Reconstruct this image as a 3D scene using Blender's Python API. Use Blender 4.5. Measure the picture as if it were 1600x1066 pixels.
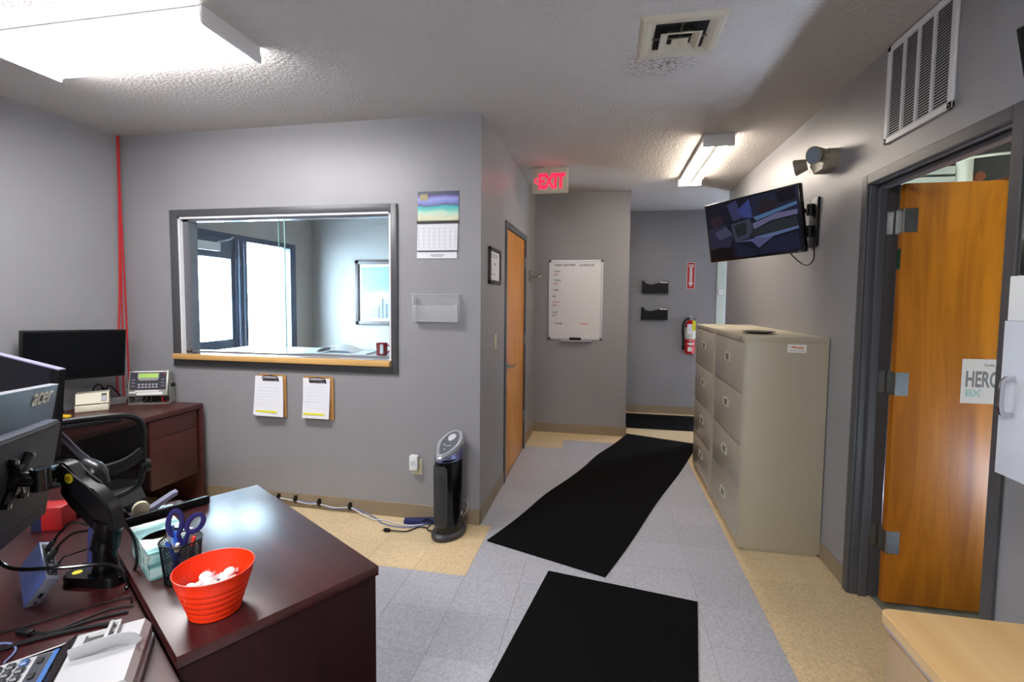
import bpy, bmesh, math, random
from mathutils import Vector, Matrix, Euler
from math import radians as R, sin, cos, pi
random.seed(7)
for o in list(bpy.data.objects): bpy.data.objects.remove(o)
S = bpy.context.scene
COL = S.collection

# ---------------------------------------------------------------- camera
cd = bpy.data.cameras.new('camera'); cam = bpy.data.objects.new('camera', cd); COL.objects.link(cam)
rt = Vector((0.98156586, 0.19090643, 0.00912136)); up = Vector((-0.02040143, 0.05720511, 0.99815397)); fw = Vector((-0.19003222, 0.97993995, -0.06004534))
M = Matrix((rt, up, -fw)).transposed().to_4x4(); M.translation = (0.82287, -3.14127, 1.5346)
cam.matrix_world = M
cd.sensor_width = 36; cd.lens = 763.241/1600*36; cd.shift_y = -18.9/1600; cd.clip_start = .05
S.camera = cam
# ---------------------------------------------------------------- world
w = bpy.data.worlds.new('sky'); S.world = w; w.use_nodes = True
bg = w.node_tree.nodes['Background']; bg.inputs[0].default_value = (.66, .78, 1, 1); bg.inputs[1].default_value = 29.0
# ---------------------------------------------------------------- exposure
S.view_settings.view_transform = 'Standard'; S.view_settings.look = 'None'
S.view_settings.gamma = 1; S.view_settings.use_curve_mapping = False; S.view_settings.exposure = 0.84
LAMP_NEAR, LAMP_HALL, LAMP_BACK = 25.0, 25.0, 44.0

# ================================================================ helpers
def lin(h):
    if isinstance(h, str):
        c = [int(h[i:i+2], 16)/255 for i in (0, 2, 4)]
    else: c = [v/255 for v in h]
    return tuple((v/12.92 if v <= .04045 else ((v+.055)/1.055)**2.4) for v in c)+(1,)
MATS = {}
def mat(name, col, rough=.5, metal=0, var=0, vscale=8, bump=0, bscale=60, emit=None, estr=0, coat=0, stretch=None, spec=None):
    if name in MATS: return MATS[name]
    m = bpy.data.materials.new(name); m.use_nodes = True; nt = m.node_tree; b = nt.nodes['Principled BSDF']
    c = lin(col)
    b.inputs['Base Color'].default_value = c; b.inputs['Roughness'].default_value = rough; b.inputs['Metallic'].default_value = metal
    if coat: b.inputs['Coat Weight'].default_value = coat
    if spec is not None: b.inputs['Specular IOR Level'].default_value = spec
    if emit is not None:
        b.inputs['Emission Color'].default_value = lin(emit); b.inputs['Emission Strength'].default_value = estr
    if var or bump:
        tc = nt.nodes.new('ShaderNodeTexCoord'); mp = nt.nodes.new('ShaderNodeMapping'); nt.links.new(tc.outputs['Object'], mp.inputs[0])
        if stretch: mp.inputs['Scale'].default_value = stretch
    if var:
        n = nt.nodes.new('ShaderNodeTexNoise'); n.inputs['Scale'].default_value = vscale; n.inputs['Detail'].default_value = 6
        nt.links.new(mp.outputs[0], n.inputs['Vector'])
        r = nt.nodes.new('ShaderNodeValToRGB'); nt.links.new(n.outputs['Fac'], r.inputs[0])
        r.color_ramp.elements[0].position = .3; r.color_ramp.elements[1].position = .7
        r.color_ramp.elements[0].color = tuple(min(1, v*(1-var)) for v in c[:3])+(1,)
        r.color_ramp.elements[1].color = tuple(min(1, v*(1+var)) for v in c[:3])+(1,)
        nt.links.new(r.outputs[0], b.inputs['Base Color'])
    if bump:
        n2 = nt.nodes.new('ShaderNodeTexNoise'); n2.inputs['Scale'].default_value = bscale; n2.inputs['Detail'].default_value = 3
        nt.links.new(mp.outputs[0], n2.inputs['Vector'])
        bp = nt.nodes.new('ShaderNodeBump'); bp.inputs['Strength'].default_value = bump; bp.inputs['Distance'].default_value = .004
        nt.links.new(n2.outputs['Fac'], bp.inputs['Height']); nt.links.new(bp.outputs[0], b.inputs['Normal'])
    MATS[name] = m; return m
def wood(name, c1, c2, axis='Z', scale=18, rough=.35, dist=3, coat=0, spec=.5):
    m = bpy.data.materials.new(name); m.use_nodes = True; nt = m.node_tree; b = nt.nodes['Principled BSDF']
    tc = nt.nodes.new('ShaderNodeTexCoord'); mp = nt.nodes.new('ShaderNodeMapping'); nt.links.new(tc.outputs['Object'], mp.inputs[0])
    mp.inputs['Scale'].default_value = {'X': (.08, 1, 1), 'Y': (1, .08, 1), 'Z': (1, 1, .08)}[axis]
    n = nt.nodes.new('ShaderNodeTexNoise'); n.inputs['Scale'].default_value = scale; n.inputs['Detail'].default_value = 8; n.inputs['Distortion'].default_value = dist*.1
    n.inputs['Roughness'].default_value = .6
    nt.links.new(mp.outputs[0], n.inputs['Vector'])
    r = nt.nodes.new('ShaderNodeValToRGB'); nt.links.new(n.outputs['Fac'], r.inputs[0])
    r.color_ramp.elements[0].position = .32; r.color_ramp.elements[1].position = .68
    r.color_ramp.elements[0].color = lin(c1); r.color_ramp.elements[1].color = lin(c2)
    nt.links.new(r.outputs[0], b.inputs['Base Color']); b.inputs['Roughness'].default_value = rough; b.inputs['Specular IOR Level'].default_value = spec
    if coat: b.inputs['Coat Weight'].default_value = coat; b.inputs['Coat Roughness'].default_value = .15
    return m
def seethrough(name, col, alpha, rough=.1, gloss=None):
    """thin transparent sheet: part transparent, part surface"""
    m = bpy.data.materials.new(name); m.use_nodes = True; nt = m.node_tree; b = nt.nodes['Principled BSDF']
    b.inputs['Base Color'].default_value = lin(col); b.inputs['Roughness'].default_value = rough
    t = nt.nodes.new('ShaderNodeBsdfTransparent'); mx = nt.nodes.new('ShaderNodeMixShader')
    mx.inputs[0].default_value = alpha
    nt.links.new(t.outputs[0], mx.inputs[1]); nt.links.new(b.outputs[0], mx.inputs[2])
    nt.links.new(mx.outputs[0], nt.nodes['Material Output'].inputs[0]); return m
def window_glass(name, tint):
    m = bpy.data.materials.new(name); m.use_nodes = True; nt = m.node_tree; nt.nodes.remove(nt.nodes['Principled BSDF'])
    t = nt.nodes.new('ShaderNodeBsdfTransparent'); t.inputs[0].default_value = tint
    g = nt.nodes.new('ShaderNodeBsdfGlossy'); g.inputs['Roughness'].default_value = .02
    f = nt.nodes.new('ShaderNodeFresnel'); f.inputs[0].default_value = 1.5
    ge = nt.nodes.new('ShaderNodeNewGeometry'); mu = nt.nodes.new('ShaderNodeMath'); mu.operation = 'MULTIPLY'; iv = nt.nodes.new('ShaderNodeMath'); iv.operation = 'SUBTRACT'; iv.inputs[0].default_value = 1
    nt.links.new(ge.outputs['Backfacing'], iv.inputs[1]); nt.links.new(iv.outputs[0], mu.inputs[0]); nt.links.new(f.outputs[0], mu.inputs[1])
    mx = nt.nodes.new('ShaderNodeMixShader'); nt.links.new(mu.outputs[0], mx.inputs[0])
    nt.links.new(t.outputs[0], mx.inputs[1]); nt.links.new(g.outputs[0], mx.inputs[2])
    nt.links.new(mx.outputs[0], nt.nodes['Material Output'].inputs[0]); return m

def nb(): return bmesh.new()
def box(bm, x0, x1, y0, y1, z0, z1, bev=0, seg=2, mi=0):
    r = bmesh.ops.create_cube(bm, size=1)['verts']
    for v in r:
        v.co = Vector((x0+(v.co.x+.5)*(x1-x0), y0+(v.co.y+.5)*(y1-y0), z0+(v.co.z+.5)*(z1-z0)))
    fs = {f for v in r for f in v.link_faces}
    for f in fs: f.material_index = mi
    if bev:
        es = {e for v in r for e in v.link_edges}
        bmesh.ops.bevel(bm, geom=list(es), offset=bev, segments=seg, affect='EDGES', profile=.5)
    return bm
def frame_of(d):
    d = d.normalized(); a = Vector((0, 0, 1)) if abs(d.z) < .95 else Vector((1, 0, 0))
    u = d.cross(a).normalized(); return u, d.cross(u).normalized()
def cyl(bm, p0, p1, r0, r1=None, seg=20, caps=True):
    r1 = r0 if r1 is None else r1; p0 = Vector(p0); p1 = Vector(p1); u, v = frame_of(p1-p0)
    A = [bm.verts.new(p0+(u*cos(2*pi*i/seg)+v*sin(2*pi*i/seg))*r0) for i in range(seg)]
    B = [bm.verts.new(p1+(u*cos(2*pi*i/seg)+v*sin(2*pi*i/seg))*r1) for i in range(seg)]
    for i in range(seg): bm.faces.new((A[i], A[(i+1) % seg], B[(i+1) % seg], B[i]))
    if caps: bm.faces.new(A[::-1]); bm.faces.new(B)
    return bm
def smooth_path(pts, n=6):
    P = [Vector(p) for p in pts]
    if len(P) < 3: return P
    out = []
    for i in range(len(P)-1):
        a = P[max(i-1, 0)]; b = P[i]; c = P[i+1]; d = P[min(i+2, len(P)-1)]
        for k in range(n):
            t = k/n
            out.append(.5*((2*b)+(c-a)*t+(2*a-5*b+4*c-d)*t*t+(3*b-a-3*c+d)*t**3))
    return out+[P[-1]]
def tube(bm, pts, r, seg=8, sm=6, closed=False, ry=None):
    P = smooth_path(pts, sm) if sm else [Vector(p) for p in pts]
    rings = []; u = None
    for i, p in enumerate(P):
        if closed: d = P[(i+1) % len(P)]-P[i-1]
        else: d = P[min(i+1, len(P)-1)]-P[max(i-1, 0)]
        d.normalize()
        if u is None: u, v = frame_of(d)
        else: u = (u-d*u.dot(d)).normalized()
        v = d.cross(u)
        rr = r[min(int(i*len(r)/len(P)), len(r)-1)] if isinstance(r, (list, tuple)) else r
        rings.append([bm.verts.new(p+u*cos(2*pi*k/seg)*rr+v*sin(2*pi*k/seg)*(ry or rr)) for k in range(seg)])
    n = len(rings)
    for i in range(n if closed else n-1):
        A, B = rings[i], rings[(i+1) % n]
        for k in range(seg): bm.faces.new((A[k], A[(k+1) % seg], B[(k+1) % seg], B[k]))
    if not closed: bm.faces.new(rings[0][::-1]); bm.faces.new(rings[-1])
    return bm
def lathe(bm, prof, seg=32, c=(0, 0, 0), sy=1, fn=None):
    rings = []
    for r, z in prof:
        if r < 1e-6: rings.append([bm.verts.new((c[0], c[1], c[2]+z))]); continue
        rings.append([bm.verts.new((c[0]+cos(2*pi*k/seg)*r*(fn(2*pi*k/seg) if fn else 1), c[1]+sin(2*pi*k/seg)*r*sy*(fn(2*pi*k/seg) if fn else 1), c[2]+z)) for k in range(seg)])
    for A, B in zip(rings, rings[1:]):
        for k in range(seg):
            if len(A) == 1 and len(B) == 1: continue
            if len(A) == 1: bm.faces.new((A[0], B[(k+1) % seg], B[k]))
            elif len(B) == 1: bm.faces.new((A[k], A[(k+1) % seg], B[0]))
            else: bm.faces.new((A[k], A[(k+1) % seg], B[(k+1) % seg], B[k]))
    return bm
def prism(bm, poly, axis, a0, a1):
    def pt(p, a): return {'x': (a, p[0], p[1]), 'y': (p[0], a, p[1]), 'z': (p[0], p[1], a)}[axis]
    A = [bm.verts.new(pt(p, a0)) for p in poly]; B = [bm.verts.new(pt(p, a1)) for p in poly]; n = len(poly)
    for i in range(n): bm.faces.new((A[i], A[(i+1) % n], B[(i+1) % n], B[i]))
    bm.faces.new(A[::-1]); bm.faces.new(B); return bm
def rrect(x0, x1, y0, y1, r, n=4):
    out = []
    for cx, cy, a in ((x1-r, y1-r, 0), (x0+r, y1-r, 90), (x0+r, y0+r, 180), (x1-r, y0+r, 270)):
        for k in range(n+1):
            t = R(a+90*k/n); out.append((cx+cos(t)*r, cy+sin(t)*r))
    return out
def obj(name, bm, m, parent=None, label=None, smooth=True):
    if isinstance(bm, bpy.types.Mesh): me = bm
    else:
        bmesh.ops.recalc_face_normals(bm, faces=bm.faces); me = bpy.data.meshes.new(name); bm.to_mesh(me); bm.free()
        if smooth: me.shade_smooth(); me.set_sharp_from_angle(angle=R(35))
    if m is not None and not me.materials:
        for k in (m if isinstance(m, (list, tuple)) else [m]): me.materials.append(k)
    o = bpy.data.objects.new(name, me); COL.objects.link(o)
    if parent: o.parent = parent
    if label: o['label'] = label
    return o
def tag(o, label, cat, group=None, kind=None):
    o['label'] = label; o['category'] = cat
    if group: o['group'] = group
    if kind: o['kind'] = kind
    return o
def thing(name, label, cat, loc=(0, 0, 0), rz=0, group=None, mw=None):
    o = bpy.data.objects.new(name, None); o.empty_display_size = .05; COL.objects.link(o)
    if mw is not None: o.matrix_world = mw
    else: o.location = loc; o.rotation_euler = (0, 0, rz)
    return tag(o, label, cat, group)
def struct(name, bm, m, parent=None, smooth=False):
    o = obj(name, bm, m, parent, smooth=smooth)
    if not parent: o['kind'] = 'structure'
    return o
def mono(name, bm, m, label, cat, loc=(0, 0, 0), rz=0, group=None):
    o = obj(name, bm, m); o.location = loc; o.rotation_euler = (0, 0, rz); return tag(o, label, cat, group)
def text(name, s, size, mtx, m, parent, ext=.0004, shear=0, bold=0, align='LEFT', sx=1):
    c = bpy.data.curves.new('t', 'FONT'); c.body = s; c.size = size; c.extrude = ext; c.shear = shear; c.offset = bold; c.align_x = align
    c.resolution_u = 3
    o = bpy.data.objects.new('t', c); COL.objects.link(o)
    dg = bpy.context.evaluated_depsgraph_get(); me = bpy.data.meshes.new_from_object(o.evaluated_get(dg)); bpy.data.objects.remove(o)
    me.transform(mtx @ Matrix.Diagonal((sx, 1, 1, 1))); me.materials.clear(); me.materials.append(m)
    return obj(name, me, None, parent)
def facing(face, x, y, z):
    """text matrix; face='-y': reads along +x ; '-x': reads along -y ; '+x': reads along +y ; '+z'"""
    if face == '-y': rot = Matrix(((1, 0, 0), (0, 0, -1), (0, 1, 0)))
    elif face == '-x': rot = Matrix(((0, 0, -1), (-1, 0, 0), (0, 1, 0)))
    elif face == '+x': rot = Matrix(((0, 0, 1), (1, 0, 0), (0, 1, 0)))
    else: rot = Matrix.Identity(3)
    return Matrix.Translation((x, y, z)) @ rot.to_4x4()
def dup(root, loc=None, rz=None, label=None, group=None):
    r = root.copy(); COL.objects.link(r)
    if loc is not None: r.location = loc
    if rz is not None: r.rotation_euler = (0, 0, rz)
    if label: r['label'] = label
    if group: r['group'] = group
    for ch in list(root.children):
        c = ch.copy(); COL.objects.link(c); c.parent = r
        for g in list(ch.children):
            d = g.copy(); COL.objects.link(d); d.parent = c
    return r

# ================================================================ materials
WALL = mat('grey_wall_paint', (144, 143, 146), .42, var=.03, vscale=3, bump=.12, bscale=90)
CASE = mat('charcoal_gloss_paint', (74, 74, 77), .38, var=.06, vscale=12)
TAN = mat('tan_vinyl_base', (142, 126, 104), .5, var=.05)
WHITEP = mat('white_enamel', (222, 222, 224), .35)
CREAM = mat('cream_enamel', (200, 194, 176), .4)
BLACK = mat('black_plastic', (10, 10, 11), .45, spec=.3)
BLACKG = mat('gloss_black_plastic', (12, 12, 14), .16)
DGREY = mat('dark_grey_plastic', (52, 53, 57), .45, bump=.1, bscale=400)
CHROME = mat('chrome', (205, 205, 210), .16, 1)
STEEL = mat('brushed_steel', (150, 152, 150), .35, 1, var=.08)
PAPER = mat('white_paper', (226, 226, 232), .8)
INK = mat('black_ink', (32, 32, 36), .7)
GREYINK = mat('grey_ink', (150, 150, 155), .8)
REDINK = mat('red_ink', (190, 50, 45), .7)
LABELW = mat('white_label', (228, 226, 222), .6)
def wallpaint_ceiling():
    m = bpy.data.materials.new('knockdown_ceiling'); m.use_nodes = True; nt = m.node_tree; b = nt.nodes['Principled BSDF']
    b.inputs['Roughness'].default_value = .85
    tc = nt.nodes.new('ShaderNodeTexCoord')
    n = nt.nodes.new('ShaderNodeTexNoise'); n.inputs['Scale'].default_value = 55; n.inputs['Detail'].default_value = 4
    nt.links.new(tc.outputs['Object'], n.inputs['Vector'])
    r = nt.nodes.new('ShaderNodeValToRGB'); r.color_ramp.elements[0].position = .42; r.color_ramp.elements[1].position = .58
    nt.links.new(n.outputs['Fac'], r.inputs[0])
    bp = nt.nodes.new('ShaderNodeBump'); bp.inputs['Strength'].default_value = .55; bp.inputs['Distance'].default_value = .006
    nt.links.new(r.outputs[0], bp.inputs['Height']); nt.links.new(bp.outputs[0], b.inputs['Normal'])
    # dust stain beside the air diffuser
    mp = nt.nodes.new('ShaderNodeMapping'); mp.inputs['Location'].default_value = (-1.06, .50, -2.74); nt.links.new(tc.outputs['Object'], mp.inputs[0])
    mp.inputs['Scale'].default_value = (1, 1, 1)
    ln = nt.nodes.new('ShaderNodeVectorMath'); ln.operation = 'LENGTH'; nt.links.new(mp.outputs[0], ln.inputs[0])
    mr = nt.nodes.new('ShaderNodeMapRange'); mr.inputs[1].default_value = .05; mr.inputs[2].default_value = .24; mr.inputs[3].default_value = 1; mr.inputs[4].default_value = 0
    nt.links.new(ln.outputs['Value'], mr.inputs[0])
    n2 = nt.nodes.new('ShaderNodeTexNoise'); n2.inputs['Scale'].default_value = 90; nt.links.new(tc.outputs['Object'], n2.inputs['Vector'])
    r2 = nt.nodes.new('ShaderNodeValToRGB'); r2.color_ramp.elements[0].position = .5; r2.color_ramp.elements[1].position = .62; nt.links.new(n2.outputs['Fac'], r2.inputs[0])
    mu = nt.nodes.new('ShaderNodeMath'); mu.operation = 'MULTIPLY'; nt.links.new(mr.outputs[0], mu.inputs[0]); nt.links.new(r2.outputs[0], mu.inputs[1])
    mx = nt.nodes.new('ShaderNodeMix'); mx.data_type = 'RGBA'; mx.inputs[6].default_value = lin((200, 195, 191)); mx.inputs[7].default_value = lin((120, 108, 96))
    nt.links.new(mu.outputs[0], mx.inputs[0]); nt.links.new(mx.outputs[2], b.inputs['Base Color'])
    return m
CEIL = wallpaint_ceiling()
def vct(name, base):
    m = bpy.data.materials.new(name); m.use_nodes = True; nt = m.node_tree; b = nt.nodes['Principled BSDF']; b.inputs['Roughness'].default_value = .32
    tc = nt.nodes.new('ShaderNodeTexCoord'); oi = nt.nodes.new('ShaderNodeObjectInfo')
    va = nt.nodes.new('ShaderNodeVectorMath'); va.operation = 'ADD'; nt.links.new(tc.outputs['Object'], va.inputs[0]); nt.links.new(oi.outputs['Random'], va.inputs[1])
    n = nt.nodes.new('ShaderNodeTexNoise'); n.inputs['Scale'].default_value = 75; n.inputs['Detail'].default_value = 5; n.inputs['Roughness'].default_value = .7
    nt.links.new(va.outputs[0], n.inputs['Vector'])
    r = nt.nodes.new('ShaderNodeValToRGB'); r.color_ramp.elements[0].position = .36; r.color_ramp.elements[1].position = .64
    c = lin(base); r.color_ramp.elements[0].color = tuple(v*.82 for v in c[:3])+(1,); r.color_ramp.elements[1].color = tuple(min(1, v*1.16) for v in c[:3])+(1,)
    nt.links.new(n.outputs['Fac'], r.inputs[0])
    hs = nt.nodes.new('ShaderNodeHueSaturation'); nt.links.new(r.outputs[0], hs.inputs['Color'])
    mr = nt.nodes.new('ShaderNodeMapRange'); mr.inputs[3].default_value = .95; mr.inputs[4].default_value = 1.05
    nt.links.new(oi.outputs['Random'], mr.inputs[0]); nt.links.new(mr.outputs[0], hs.inputs['Value'])
    nt.links.new(hs.outputs[0], b.inputs['Base Color']); return m
VB = vct('beige_vinyl_tile', (216, 192, 152)); VG = vct('blue_grey_vinyl_tile', (172, 173, 182))
ORANGE = wood('orange_oak_veneer', (176, 106, 24), (204, 134, 44), 'Z', 14, .35)
ORANGE2 = wood('amber_oak_veneer', (140, 78, 8), (194, 120, 24), 'Z', 10, .35, dist=9)
SILLW = wood('honey_oak_sill', (196, 150, 88), (216, 172, 108), 'X', 16, .4)
MAHOG = wood('mahogany_laminate', (46, 14, 16), (70, 25, 27), 'X', 22, .33, dist=4, spec=.65)
MAHOGD = wood('dark_mahogany_laminate', (30, 11, 13), (42, 17, 19), 'Z', 22, .5, dist=4, spec=.2)
MAHOGR = wood('red_mahogany_laminate', (62, 27, 24), (80, 37, 32), 'X', 16, .38, dist=5)
MAPLE = wood('pale_maple_laminate', (212, 172, 116), (226, 190, 136), 'Y', 14, .4)
MAPLED = wood('maple_side_laminate', (168, 140, 108), (180, 152, 118), 'Z', 10, .45)
FILE = mat('putty_steel', (176, 168, 146), .42, var=.02, vscale=3)
FILED = mat('putty_drawer_steel', (170, 164, 148), .3, var=.02, vscale=3, spec=.7)
MATB = mat('black_carpet_mat', (15, 15, 16), 1.0, var=.25, vscale=200, bump=.5, bscale=500, spec=.08)
GLASS = window_glass('window_glass', (.93, .98, .97, 1))
GEDGE = mat('glass_edge', (150, 190, 185), .2)

# ================================================================ setting
H = 2.74; XL = -2.828; XR = 2.109
sub = nb(); box(sub, -3.0, 3.6, -5.4, 3.9, -.12, -.004)
floor = struct('floor', sub, mat('subfloor_cement', (120, 116, 108), .9, var=.1)); floor['label'] = 'beige vinyl tile floor with a blue grey field down the hallway'
P = .3072; X0 = .08; Y0 = -.612
tbm = nb(); box(tbm, .0004, P-.0004, .0004, P-.0004, -.004, 0, bev=.0006, seg=1)
tmeB = bpy.data.meshes.new('tile'); bmesh.ops.recalc_face_normals(tbm, faces=tbm.faces); tbm.to_mesh(tmeB); tbm.free(); tmeG = tmeB.copy()
tmeB.materials.append(VB); tmeG.materials.append(VG)
def is_blue(i, j):
    if i >= 5: return False
    if j < 0: return i >= -14
    if j < 2: return i >= 0
    if j < 8: return True
    if j == 8: return i >= 1
    return False
def poly_obj(name, x0, x1, y0, y1, m, par):
    b = nb(); box(b, x0, x1, y0, y1, -.004, 0); return obj(name, b, m, par, smooth=False)
nt_ = 0
for i in range(-9, 7):
    for j in range(-6, 15):
        x = X0+i*P; y = Y0+j*P
        if j >= 2 and x+P < .0: continue
        if y > 2.449 and x+P < 1.055: continue
        if i == 6 and y > 2.0: pass
        if j < 2 and i < -9: continue
        xx0, xx1, yy0, yy1 = x+.0004, x+P-.0004, y+.0004, y+P-.0004
        cx0, cx1, cy0, cy1 = xx0, xx1, yy0, yy1
        if j >= 2 and cx0 < 0: cx0 = 0
        if j == 1 or j < 2: cy1 = min(cy1, 0) if x < -.01 else cy1
        if y < 3.0: cx1 = min(cx1, 2.205)
        if j < 10 and y+P > 2.449 and x < 1.0: cy1 = 2.449
        if y > 2.3 and x < 1.055 and x+P > 1.055: cx0 = max(cx0, 1.056)
        cy1 = min(cy1, 3.729)
        if cx1-cx0 < .02 or cy1-cy0 < .02: continue
        bl = is_blue(i, j)
        if (cx0, cx1, cy0, cy1) == (xx0, xx1, yy0, yy1):
            o = bpy.data.objects.new('tile', tmeG if bl else tmeB); COL.objects.link(o); o.parent = floor; o.location = (x, y, 0)
        else:
            poly_obj('tile', cx0, cx1, cy0, cy1, VG if bl else VB, floor)
        nt_ += 1
# the rest of the tile field, beyond the limit of single tiles
rb = nb(); box(rb, XL, X0-9*P, -5.4, 0, -.004, 0); box(rb, X0+5*P, 2.109, -5.4, Y0-6*P, -.004, 0)
o = obj('tile_field', rb, VB, floor, smooth=False); o['kind'] = 'stuff'
rb = nb(); box(rb, X0-9*P, X0+5*P, -5.4, Y0-6*P, -.004, 0)
o = obj('tile_field', rb, VG, floor, smooth=False); o['kind'] = 'stuff'
rb = nb(); box(rb, 2.206, 3.6, -2.6, 1.3, -.004, -.001)
obj('concrete_floor', rb, mat('painted_concrete', (128, 128, 112), .6, var=.35, vscale=9), floor, label='worn painted concrete inside the side doorway', smooth=False)
rb = nb(); box(rb, X0+7*P, 3.6, 2.614, 3.85, -.004, 0); o = obj('tile_field', rb, VB, floor, smooth=False); o['kind'] = 'stuff'

b = nb(); box(b, -3.0, 2.232, -5.4, 3.9, H, H+.12); box(b, 2.232, 3.6, 2.5, 3.9, H, H+.12); struct('ceiling', b, CEIL)
def strip(name, *boxes, m=WALL):
    b = nb()
    for q in boxes: box(b, *q)
    return struct(name, b, m)
WX0, WX1, WZ0, WZ1 = -2.326, -.63, 1.062, 2.124
strip('wall_front', (XL, WX0, 0, .12, 0, H), (WX1, 0, 0, .12, 0, H), (WX0, WX1, 0, .12, 0, WZ0), (WX0, WX1, 0, .12, WZ1, H))
strip('wall_corridor', (-.12, 0, .12, .82, 0, H), (-.12, 0, 1.742, 2.4495, 0, H), (-.12, 0, .82, 1.742, 2.126, H))
strip('wall_end', (-.12, 1.0555, 2.4495, 3.85, 0, H))
strip('wall_recess', (1.0555, 2.236, 3.729, 3.85, 0, H), (2.236, 3.6, 3.729, 3.85, 2.12, H))
strip('wall_left', (XL-.12, XL, -5.4, .12, 0, H))
DY0, DY1 = -1.249, -.348
strip('wall_right', (XR, XR+.12, -5.4, DY0, 0, H), (XR, XR+.12, DY1, 2.6136, 0, H), (XR, XR+.12, DY0, DY1, 2.128, H))
strip('wall_hall', (XR+.12, 3.6, 2.5, 2.6136, 0, H), (3.48, 3.6, 2.6136, 3.729, 0, H), m=WALL)
strip('wall_back', (XL, XR, -5.4, -5.28, 0, H))
# utility room behind the side door
UT = mat('utility_wall', (62, 58, 44), .8, var=.1)
strip('wall_utility', (XR+.12, 4.0, 1.2, 1.3, 0, 3.2), (XR+.12, 4.0, -2.7, -2.6, 0, 3.2), (3.9, 4.0, -2.6, 1.2, 0, 3.2), (XR+.121, 3.9, -2.6, 1.2, 3.1, 3.2), m=UT)
# lobby shell
strip('wall_lobby', (XL-.12, XL, .12, .52, 0, H), (XL-.12, XL, 2.10, 2.4495, 0, H), (XL-.12, XL, .52, 2.10, 2.155, H), (XL-.12, -.12, 2.4495, 2.57, 0, H), m=mat('lobby_wall_paint', (178, 170, 164), .5, bump=.1, bscale=90))

# baseboards
def base(name, *boxes):
    b = nb()
    for q in boxes: box(b, *q, bev=.002, seg=1)
    return struct(name, b, TAN)
hb = .104
base('baseboard_front', (XL, .006, -.006, 0, 0, hb))
base('baseboard_corridor', (0, .006, -.006, .77, 0, hb), (0, .006, 1.792, 2.4495, 0, hb))
base('baseboard_end', (.006, 1.0615, 2.4435, 2.4495, 0, hb), (1.0555, 1.0615, 2.4435, 3.729, 0, hb))
base('baseboard_recess', (1.0555, 2.236, 3.723, 3.729, 0, hb))
base('baseboard_right', (XR-.006, XR, DY1+.05, 2.6136, 0, hb), (XR-.006, XR, -5.28, DY0-.05, 0, hb))
base('baseboard_left', (XL, XL+.006, -5.28, -.006, 0, hb))

# ---------------------------------------------------------------- reception window
b = nb()
box(b, -2.394, WX0, -.016, 0, 1.011, 2.1765, bev=.003); box(b, WX1, -.5825, -.016, 0, 1.011, 2.1765, bev=.003)
box(b, WX0, WX1, -.016, 0, WZ1, 2.1765, bev=.003); box(b, WX0, WX1, -.016, 0, 1.011, WZ0, bev=.003)
win = struct('window_1', b, CASE, smooth=True); win['label'] = 'reception window with charcoal casing, oak sill and sliding glass'
b = nb(); box(b, WX0, WX0+.014, -.01, .13, WZ0, WZ1); box(b, WX1-.014, WX1, -.01, .13, WZ0, WZ1); box(b, WX0, WX1, -.01, .13, WZ1-.014, WZ1)
obj('jamb_liner', b, WHITEP, win)
b = nb(); box(b, WX0+.014, WX1-.014, .02, .075, WZ1-.03, WZ1-.014); box(b, WX0+.014, WX1-.014, .02, .075, WZ0+.05, WZ0+.066)
obj('sliding_track', b, mat('aluminium', (170, 174, 180), .3, .8), win)
b = nb(); box(b, -2.372, -.628, -.05, .0, 1.066, 1.106, bev=.004); obj('sill', b, SILLW, win, label='honey coloured oak sill')
b = nb(); box(b, WX0, WX1, .0, .16, WZ0, 1.100); obj('counter_ledge', b, mat('pale_laminate', (214, 214, 222), .35), win)
b = nb(); box(b, -2.30, -1.472, .034, .040, 1.12, 2.098); obj('pane', b, GLASS, win)
b = nb(); box(b, -1.534, -.65, .056, .062, 1.12, 2.098); obj('pane', b, GLASS, win)
b = nb(); box(b, -1.4725, -1.468, .0335, .0405, 1.12, 2.098); obj('pane_edge', b, GEDGE, win, label='pale green polished glass edge')
b = nb(); box(b, -1.536, -1.532, .0555, .0625, 1.12, 2.098); obj('pane_edge', b, GEDGE, win)
b = nb(); box(b, -2.312, -2.262, .02, .10, 1.10, 2.11); obj('side_channel', b, mat('grey_channel', (112, 112, 120), .4, .3), win)
b = nb(); box(b, -2.285, -2.27, .01, .02, 1.12, 1.20, bev=.003); obj('latch', b, CHROME, win)

# ---------------------------------------------------------------- lobby glass doors in the outer wall
AL = mat('blue_grey_aluminium', (72, 80, 100), .4, .3)
b = nb(); xa, xb = XL-.09, XL+.01
box(b, xa, xb, .52, 2.10, 2.10, 2.155); box(b, xa, xb, .52, .57, 0, 2.10); box(b, xa, xb, 1.14, 1.30, 0, 2.10); box(b, xa, xb, 2.0, 2.10, 0, 2.10); box(b, xa, xb, 1.30, 2.0, 0, .93)
ent = struct('door_3', b, AL); ent['label'] = 'glazed lobby entrance with blue grey aluminium frame'
b = nb(); box(b, xa+.02, xb-.02, .57, .66, 0, 2.10); box(b, xa+.02, xb-.02, 1.10, 1.14, 0, 2.10); box(b, xa+.02, xb-.02, .66, 1.10, 1.91, 2.10); box(b, xa+.02, xb-.02, .66, 1.10, .9, 1.115); box(b, xa+.02, xb-.02, .66, 1.10, 0, .3)
obj('door_leaf', b, mat('slate_aluminium', (84, 92, 108), .4, .2), ent)
b = nb(); box(b, xa+.04, xa+.046, .66, 1.10, 1.115, 1.91); box(b, xa+.04, xa+.046, .66, 1.10, .3, .9); obj('pane', b, GLASS, ent)
b = nb(); box(b, xa+.04, xa+.046, 1.30, 2.0, .93, 2.10); obj('pane', b, GLASS, ent)
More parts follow.
